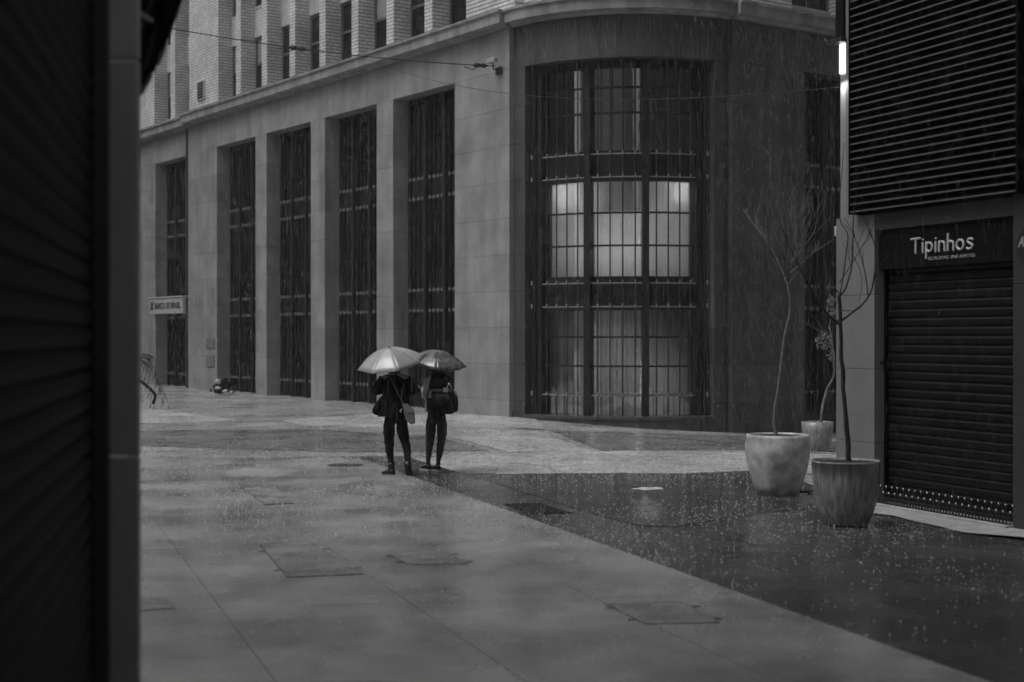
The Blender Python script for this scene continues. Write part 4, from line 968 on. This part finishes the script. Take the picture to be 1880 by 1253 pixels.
# --- person in the black coat
YA = 21.15; kA = YA / F
XA = lambda u: (u - CX) * kA
ZA = lambda v: EYE - (v - HZ) * kA
def pa(u, v, dy=0): return Vector((XA(u), YA + dy, ZA(v)))
pA = thing('person', 'person in black coat and black boots under the pale grey umbrella', 'person', (XA(730), YA, 0))
hip = pa(727, 757); NA = [
 (hip, (.13, .10)), (pa(727, 735), (.125, .10)), (pa(726, 712), (.15, .10)), (pa(725, 697), (.12, .09)), (pa(724, 685), (.052, .052)), (pa(724, 678, .02), (.05, .055)),
 (pa(715, 768), (.108, .11)), (pa(714, 790), (.098, .10)), (pa(714, 812, .02), (.068, .075)), (pa(714.5, 826), (.066, .070)), (pa(718, 848, -.02), (.040, .042)), (pa(718.5, 862, -.01), (.042, .046)),
 (pa(738, 768), (.108, .11)), (pa(738.5, 790, .02), (.098, .10)), (pa(743, 812, .05), (.068, .075)), (pa(748, 828, .0), (.062, .066)), (pa(750, 848, -.12), (.040, .042)), (pa(750.5, 860, -.13), (.042, .046)),
 (pa(704, 694), (.065, .06)), (pa(693, 717, .03), (.048, .048)), (pa(708, 708, .26), (.036, .036)), (pa(716, 702, .34), (.024, .028)),
 (pa(745, 694), (.065, .06)), (pa(757, 717, .03), (.048, .048)), (pa(736, 708, .26), (.036, .036)), (pa(728, 703, .33), (.024, .028))]
EA = [(0, 1), (1, 2), (2, 3), (3, 4), (4, 5), (0, 6), (6, 7), (7, 8), (8, 9), (9, 10), (10, 11), (0, 12), (12, 13), (13, 14), (14, 15), (15, 16), (16, 17), (3, 18), (18, 19), (19, 20), (20, 21), (3, 22), (22, 23), (23, 24), (24, 25)]
HLD = pa(722, 700, .40)
bodyA = merge([skin_mesh('body', NA, EA), head_mesh(pa(724, 672, .03), .215, .1), hand_mesh(NA[21][0], Vector((.5, .9, .2)), Vector((1, -.2, 0)), 1, .9, 1), hand_mesh(NA[25][0], Vector((-.5, .9, .2)), Vector((-1, -.2, 0)), 1, .9, -1)], 'body')
oA = wrinkle(mobj('body', bodyA, SKIN, pA), .009, 9, 2.2); two_mat(oA, LEGG, lambda c: c.z < 1.0, ROOT[pA.name])
# coat
rings = [ell(pa(724, 688), .075, .07), ell(pa(724, 691), .12, .09), ell(pa(724.5, 696), .185, .115), ell(pa(725, 705), .21, .135, fold=.01), ell(pa(726, 720), .205, .145, fold=.015), ell(pa(727, 735), .20, .15, fold=.02, ph=.4), ell(pa(726, 748), .225, .165, fold=.03, ph=.8), ell(pa(724, 760), .25, .18, fold=.045, ph=1.1, tilt=.01), ell(pa(723.5, 764), .255, .185, fold=.05, ph=1.2, tilt=.01)]
coat = MB().loft(rings).build('coat', COATM, pA, smooth=True); coat.modifiers.new('sub', 'SUBSURF').levels = 1
fl = MB(); fl.loft([ell(pa(703, 728, .02), .03, .05, 12), ell(pa(697, 742, .02), .07, .07, 12), ell(pa(693, 754, .02), .085, .08, 12), ell(pa(693.5, 760, .02), .075, .075, 12), ell(pa(695, 763, .02), .03, .04, 12)], 0, True, True); fl.build('coat_tail', COATM, coat, smooth=True)
for a, e, f_, w_ in (((705, 695), (692, 716), (703, 710), 0), ((746, 695), (758, 716), (744, 710), 0)):
    s_ = MB(); p0, p1, p2 = pa(*a), pa(e[0], e[1], .04), pa(f_[0], f_[1], .22)
    s_.tube(smooth([p0, p0.lerp(p1, .5) + Vector((0, -.01, -.01)), p1, p1.lerp(p2, .5), p2], 3), [.078, .078, .08, .082, .085, .088, .088, .085, .08, .078, .075, .072, .07], 14); s_.build('sleeve', COATM, coat, smooth=True)
MB().loft([ell(pa(724, 686, .0), .09, .10), ell(pa(724, 677, .01), .095, .115), ell(pa(724, 667, .005), .092, .112), ell(pa(724, 660, .01), .065, .08), ell(pa(724, 657.5, .01), .02, .02)], 0, False, True).build('hair', HAIR, pA, smooth=True)
bt = MB(); foot(bt, pa(717, 870, .0), (-.75, .65), .25, .046, .085); bt.tube([pa(718.5, 868), pa(718.5, 858), pa(718.5, 849, -.01)], [.05, .05, .05], 12); bt.build('boot', BOOT, pA, smooth=True)
bt = MB(); foot(bt, pa(750.5, 873, -.10), (.08, 1), .25, .046, .085); bt.tube([pa(750.5, 868, -.12), pa(750, 857, -.13), pa(749.5, 846, -.12)], [.052, .052, .053], 12); bt.build('boot', BOOT, pA, smooth=True)
# shoulder bag
bg_ = thing('shoulder_bag', 'light leather shoulder bag hanging at the coat wearer\'s hip', 'bag', pa(752, 777, -.2))
b = MB()
pts = [(741, 742), (749, 741), (762, 752), (763, 762), (764, 776), (757, 778.5), (748, 772), (744, 758)]
b.prism([pa(u, v, -.25) for u, v in pts], Vector((0, .09, 0))); o = b.build('pouch', BAGM, bg_); bev(o, .02, 3)
b = MB(); pts = [(740.5, 741), (749.5, 739.5), (763, 751), (762, 756), (754, 757), (744, 749)]
b.prism([pa(u, v, -.262) for u, v in pts], Vector((0, .012, 0))); o = b.build('flap', mat('bag_flap_leather', .27, .45, .15, 10), bg_); bev(o, .004)
MB().tube(smooth([pa(714, 688, -.13), pa(720, 697, -.165), pa(731, 718, -.185), pa(741, 738, -.215), pa(744, 744, -.22)]), [(.014, .004)] * 17, 8).build('strap', PACK_W, bg_, smooth=True)
MB().tube(smooth([pa(740.5, 750, -.24), pa(737, 753, -.25), pa(739, 756, -.24)]), .008, 6).build('buckle', SOLE, bg_, smooth=True)
# --- umbrellas
def umbrella(name, label, top, tiltx, tilty, rad, ht, m, spin, handle):
    t = thing(name, label, 'umbrella', top, rot=(tiltx, tilty, spin)); ROOT[t.name] = Vector((0, 0, 0)); n = 8; K = 6; J = 8
    def pt(k, s, j):      # rib k, s across panel 0..1, j along 0..1
        a = 2 * math.pi * (k + s) / n; r = rad * j; sag = 4 * s * (1 - s)
        rr = r * (1 - sag * (.055 + .05 * j * j)); z = -ht * (j ** 1.9) + .0 * sag
        z -= sag * .012 * j; return Vector((rr * math.cos(a), rr * math.sin(a), z))
    for k in range(n):
        b = MB(); vs = [pt(k, i / K, j / J) for j in range(J + 1) for i in range(K + 1)]; w_ = K + 1
        b.add(vs, [(j * w_ + i, j * w_ + i + 1, (j + 1) * w_ + i + 1, (j + 1) * w_ + i) for j in range(J) for i in range(K)])
        o = b.build('canopy_panel', m, t, smooth=True, local=True)
        sd_ = o.modifiers.new('solid', 'SOLIDIFY'); sd_.thickness = .0015; sd_.offset = -1
        MB().tube([pt(k, 0, j / J) - Z * .006 for j in range(J + 1)], .0028, 5).ball(pt(k, 0, 1.02) - Z * .004, .007, 6, 4).build('rib', STEEL, t, local=True)
        MB().tube([pt(k, 0, .5) - Z * .01, Vector((0, 0, -ht * 1.35))], .0022, 5).build('stretcher', STEEL, t, local=True)
    MB().tube([(0, 0, .0), (0, 0, -handle)], .006, 8).build('shaft', STEEL, t, local=True)
    MB().tube([(0, 0, -handle), (0, 0, -handle - .1)], [.014, .016], 10).build('handle', BOOT, t, local=True)
    MB().tube([(0, 0, -.004), (0, 0, .008), (0, 0, .018)], [.016, .010, .006], 10).build('ferrule', IRON, t, local=True); return t
umbrella('umbrella', 'pale grey rain umbrella tilted toward the viewer on the left', P(714, 639, 21.15), R(12), R(-11), .515, .235, UMB_A, R(14), .62)
# --- person with the backpack
YB = 21.75; kB = YB / F
def pb(u, v, dy=0): return Vector(((u - CX) * kB, YB + dy, EYE - (v - HZ) * kB))
pB = thing('person', 'person in light jacket and leggings with a backpack under the dark umbrella', 'person', ((803 - CX) * kB, YB, 0))
NB = [(pb(801, 757), (.125, .095)), (pb(801, 735), (.11, .09)), (pb(801, 714), (.135, .095)), (pb(801, 697), (.11, .085)), (pb(799, 688), (.045, .045)), (pb(798, 679, .02), (.05, .05)),
 (pb(791, 770), (.102, .102)), (pb(791, 790), (.090, .092)), (pb(789, 809, .03), (.062, .066)), (pb(787.5, 824), (.060, .064)), (pb(786.5, 845, -.03), (.033, .035)), (pb(786, 858, -.02), (.034, .04)),
 (pb(811.5, 770), (.102, .102)), (pb(812, 790), (.090, .092)), (pb(810, 809, .03), (.062, .066)), (pb(808, 824), (.060, .064)), (pb(805, 847, -.08), (.033, .035)), (pb(804, 860, -.10), (.034, .04)),
 (pb(786, 697), (.055, .055)), (pb(781, 727, .0), (.042, .042)), (pb(789, 722, .24), (.034, .034)), (pb(796, 716, .32), (.022, .026)),
 (pb(817, 697), (.055, .055)), (pb(824, 727, .0), (.042, .042)), (pb(812, 720, .25), (.034, .034)), (pb(806, 714, .33), (.022, .026))]
bodyB = merge([skin_mesh('body', NB, EA), head_mesh(pb(797.5, 671, .03), .22, .35), hand_mesh(NB[21][0], Vector((.5, .9, .2)), Vector((1, -.2, 0)), .95, .9, 1), hand_mesh(NB[25][0], Vector((-.5, .9, .2)), Vector((-1, -.2, 0)), .95, .9, -1)], 'body')
oB = wrinkle(mobj('body', bodyB, SKIN, pB), .008, 10, 2.2); two_mat(oB, LEGG_B, lambda c: c.z < .98 and c.z > .10, ROOT[pB.name])
jk = MB().loft([ell(pb(799.5, 689), .06, .06), ell(pb(800, 692), .11, .085), ell(pb(801, 698), .165, .11), ell(pb(801, 710), .175, .125, fold=.012), ell(pb(801, 725), .165, .13, fold=.02), ell(pb(801, 740), .17, .135, fold=.025, ph=.5), ell(pb(801, 752), .185, .145, fold=.035, ph=1), ell(pb(801, 756), .185, .145, fold=.035, ph=1)]).build('jacket', JACK, pB, smooth=True)
for a, e, f_ in (((787, 697), (781.5, 727), (788, 722)), ((816, 697), (823, 727), (813, 721))):
    s_ = MB(); p0, p1, p2 = pb(*a), pb(e[0], e[1], .0), pb(f_[0], f_[1], .22)
    s_.tube(smooth([p0, p0.lerp(p1, .5), p1, p1.lerp(p2, .5), p2], 3), [.068, .07, .068, .066, .064, .064, .064, .062, .058, .055, .052, .05, .048], 14); s_.build('sleeve', JACK, jk, smooth=True)
MB().loft([ell(pb(797, 690, -.03), .05, .05), ell(pb(797, 682, -.01), .09, .10), ell(pb(797.5, 673, .0), .10, .12), ell(pb(797.5, 664, .0), .09, .11), ell(pb(797.5, 659, .01), .05, .06), ell(pb(797.5, 657, .01), .01, .01)], 0, True, True).build('hair', HAIR, pB, smooth=True)
for (an, dr) in ((pb(785, 863, .0), (-.62, .78)), (pb(803, 867, -.1), (-.55, .83))):
    sh = MB(); foot(sh, an, dr, .24, .042, .078, z0=.02); so_ = sh.build('shoe', BOOT, pB, smooth=True); sb = MB(); sole(sb, an, dr, .25, .046, 0.002, .026); sb.build('sole', SOLE, so_)
# backpack
bp_ = thing('backpack', 'black backpack with side bottles and clipped trinkets', 'backpack', pb(812, 756, -.2))
def rbox(name, u0, v0, u1, v1, y0, y1, m, bw_=.03, par=None):
    a = pb(u0, v0); c = pb(u1, v1); o = MB().wbox((a.x, c.x), (YB + y0, YB + y1), (c.z, a.z)).build(name, m, par or bp_); bev(o, bw_, 4); o.data.shade_smooth(); return o
def sq(u, v, rx, ry, yc, n=28, e=.55):
    c = pb(u, v, yc); f = lambda t: math.copysign(abs(t) ** e, t)
    return [c + Vector((rx * f(math.cos(2 * math.pi * k / n)) * (1 + .03 * math.sin(v + k)), ry * f(math.sin(2 * math.pi * k / n)), .012 * math.sin(k * 1.3 + v))) for k in range(n)]
MB().loft([sq(811, 758, .17, .07, -.22), sq(811, 755, .21, .105, -.23), sq(811, 745, .222, .125, -.235), sq(811, 728, .215, .12, -.23), sq(811, 712, .19, .105, -.22), sq(810, 699, .16, .09, -.21), sq(810, 690, .13, .075, -.20), sq(810, 686, .08, .04, -.20)], 0, True, True).build('main_pocket', PACK, bp_, smooth=True)
MB().loft([sq(810, 714, .165, .03, -.29), sq(810, 711, .17, .045, -.285), sq(809, 702, .155, .05, -.275), sq(809, 693, .12, .05, -.25), sq(809, 688.5, .07, .04, -.22)], 0, True, True).build('top_flap', PACK, bp_, smooth=True)
MB().loft([sq(811, 755, .12, .03, -.30), sq(811, 752, .165, .055, -.31), sq(811, 738, .17, .065, -.315), sq(811, 725, .155, .055, -.31), sq(811, 721, .12, .03, -.30)], 0, True, True).build('front_pocket', PACK, bp_, smooth=True)
MB().loft([sq(836, 754, .03, .04, -.23), sq(836.5, 751, .045, .06, -.23), sq(837, 738, .048, .065, -.23), sq(836, 727, .04, .06, -.23), sq(835, 724, .02, .03, -.23)], 0, True, True).build('side_pocket', PACK, bp_, smooth=True)
rbox('band', 795, 713, 832, 718, -.345, -.30, PACK_W, .006); rbox('buckle', 816, 711, 824, 719, -.362, -.34, mat('buckle_pale', .4, .4), .004)
MB().tube(smooth([pb(800, 690, -.16), pb(807, 684, -.2), pb(815, 684, -.2), pb(820, 691, -.16)]), .012, 8).build('grab_handle', PACK, bp_, smooth=True)
for u in (793, 826): MB().tube(smooth([pb(u, 752, -.13), pb(u, 756, .0), pb(u + (3 if u < 800 else -3), 730, .16), pb(u, 700, .13), pb(u, 690, .0), pb(u, 692, -.12)]), [(.022, .006)] * 21, 8).build('strap', PACK, bp_, smooth=True)
b = MB(); b.tube(smooth([pb(822, 712, -.36), pb(826, 704, -.37), pb(829, 707, -.36), pb(831, 712, -.35)]), .006, 7).ball(pb(826, 704, -.36), .017, 8, 6).build('trinket', SOLE, bp_, smooth=True)
for (u, v) in ((836, 718),): MB().tube([pb(834, 714, -.24), pb(836, 718, -.24), pb(838, 727, -.24)], [.018, .026, .024], 10).build('bottle', mat('bottle_pale', .55, .3), bp_, smooth=True)
b = MB(); b.tube([pb(793, 717, -.36), pb(792, 722, -.365), pb(790, 729, -.36)], [.014, .02, .016], 8).tube([pb(791, 727, -.36), pb(796, 727, -.37)], .008, 6).ball(pb(792.5, 716.5, -.365), .016, 8, 6).build('trinket', mat('trinket_grey', .4, .4), bp_, smooth=True)
tag(MB().ball(pb(775, 718, .22), (.03, .03, .05), 10, 8).build('paper_cup', SOLE, smooth=True), 'small white cup held in front of the backpacker', 'cup')
umbrella('umbrella', 'dark glossy patterned umbrella held over the backpack wearer', P(804, 643, 21.75), R(11), R(7), .465, .205, UMB_B, R(5), .60)
# ------------------------------------------------------------------ rain
import numpy as np
rs = np.random.RandomState(4)
def batch(name, V, Fc, m, label, cat):
    me = bpy.data.meshes.new(name); me.from_pydata(V.reshape(-1, 3).tolist(), [], Fc.tolist()); me.materials.append(m)
    o = bpy.data.objects.new(name, me); COL.objects.link(o); o['label'] = label; o['kind'] = 'stuff'; return o
N = 120000
y = 8.5 + 30 * rs.rand(N) ** .65; x = (rs.rand(N) * 2 - 1) * (y * .42 + 1.0); z = rs.rand(N) * np.minimum(11, 2.2 + y * .27)
ok = (y * 0 + 1 > 0)
# keep rain out of buildings
def inside(x, y):
    pl_ = (x - C0.x) * NL.x + (y - C0.y) * NL.y; pr_ = (x - D0.x) * NR.x + (y - D0.y) * NR.y; psh = (x - S0.x) * NS.x + (y - S0.y) * NS.y; sa = (x - S0.x) * AS.x + (y - S0.y) * AS.y
    return ((pl_ < .45) & (pr_ < .45)) | ((psh < .9) & (sa < 1.0)) | ((x < -1.3) & (y < 8.5)) | ((x + 1.7) ** 2 + (y - 21.2) ** 2 < .4) | ((x + 1.1) ** 2 + (y - 21.7) ** 2 < .4)
k = ~inside(x, y); x, y, z = x[k], y[k], z[k]; N = len(x)
ln = .06 + .11 * rs.rand(N); rad = .0009 + .0006 * rs.rand(N) + .000045 * y; sl_ = .02 * rs.randn(N)
V = np.zeros((N, 8, 3))
for i in range(3):
    a = 2 * math.pi * i / 3; V[:, i] = np.stack([x + rad * math.cos(a), y + rad * math.sin(a), z], 1); V[:, 3 + i] = V[:, i] + np.stack([sl_ * ln, 0 * ln, ln * .75], 1)
V[:, 6] = np.stack([x, y, z - ln * .04], 1); V[:, 7] = np.stack([x + sl_ * ln, y, z + ln], 1)
fb = np.array([(0, 1, 4, 3), (1, 2, 5, 4), (2, 0, 3, 5)]); Fq = (np.arange(N)[:, None, None] * 8 + fb[None]).reshape(-1, 4)
batch('rain', V, Fq, RAINM, 'falling rain across the whole street', 'rain')
# splashes: short jets and droplets thrown up where drops hit
M_ = 60000
y = 9 + 26 * rs.rand(M_) ** .9; x = (rs.rand(M_) * 2 - 1) * (y * .36)
nz = np.array([mnoise.noise(Vector((a * .55, b_ * .35, 0))) for a, b_ in zip(x, y)])
dens = np.exp(-((y - 19.5) / 6.5) ** 2) * .75 + .22 + .5 * np.exp(-((y - 15) / 3.0) ** 2) * (x > 1.0) + .25 * np.exp(-((y - 30) / 5) ** 2) + .6 * np.exp(-((y - 21.8) / .9) ** 2) * (x > .5)
near_shade = (x < -.9) & (y < 14); pr = np.clip(dens * (.35 + 1.5 * nz + .35), 0.14, 1) * np.where(near_shade, .6, 1)
k = (rs.rand(M_) < pr) & ~inside(x, y); x, y = x[k], y[k]; M_ = len(x)
zg = np.array([zt(a, b_) for a, b_ in zip(x, y)])
parts = []; NP = 3
jet = rs.rand(M_, NP)
Vs = []; 
octv = np.array([(1, 0, 0), (-1, 0, 0), (0, 1, 0), (0, -1, 0), (0, 0, 1.3), (0, 0, -1.3)]); octf = np.array([(0, 2, 4), (2, 1, 4), (1, 3, 4), (3, 0, 4), (2, 0, 5), (1, 2, 5), (3, 1, 5), (0, 3, 5)])
for j in range(NP):
    rr = .0010 + .0070 * rs.rand(M_) ** 4.5; hh = (.004 + .045 * rs.rand(M_) ** 1.8) if j else rr
    an = rs.rand(M_) * 6.283; ro = .03 * rs.rand(M_) * (1 if j else 0)
    c = np.stack([x + ro * np.cos(an), y + ro * np.sin(an), zg + hh + .003], 1)
    sc_ = np.stack([rr, rr, rr * (.9 + .5 * rs.rand(M_))], 1); Vs.append(c[:, None] + octv[None] * sc_[:, None])
V = np.concatenate(Vs, 0); Fq = (np.arange(len(V))[:, None, None] * 6 + octf[None]).reshape(-1, 3)
batch('rain_splashes', V, Fq, SPLM, 'rain splashes jumping off the wet paving', 'splash')

# ------------------------------------------------------------------ rainy air
hz = MB().wbox((-104, 104), (-74, 104), (-3, 28)).build('haze', None)
hz['kind'] = 'stuff'; hz['label'] = 'thin rainy haze filling the street'
hm = bpy.data.materials.new('rain_haze'); hm.use_nodes = True; HN = hm.node_tree.nodes; HN.remove(HN['Principled BSDF'])
pv = HN.new('ShaderNodeVolumePrincipled'); pv.inputs['Color'].default_value = (.9, .9, .9, 1); pv.inputs['Density'].default_value = 0.0010; pv.inputs['Anisotropy'].default_value = 0.3
hm.node_tree.links.new(pv.outputs[0], HN['Material Output'].inputs['Volume']); hz.data.materials.clear(); hz.data.materials.append(hm)
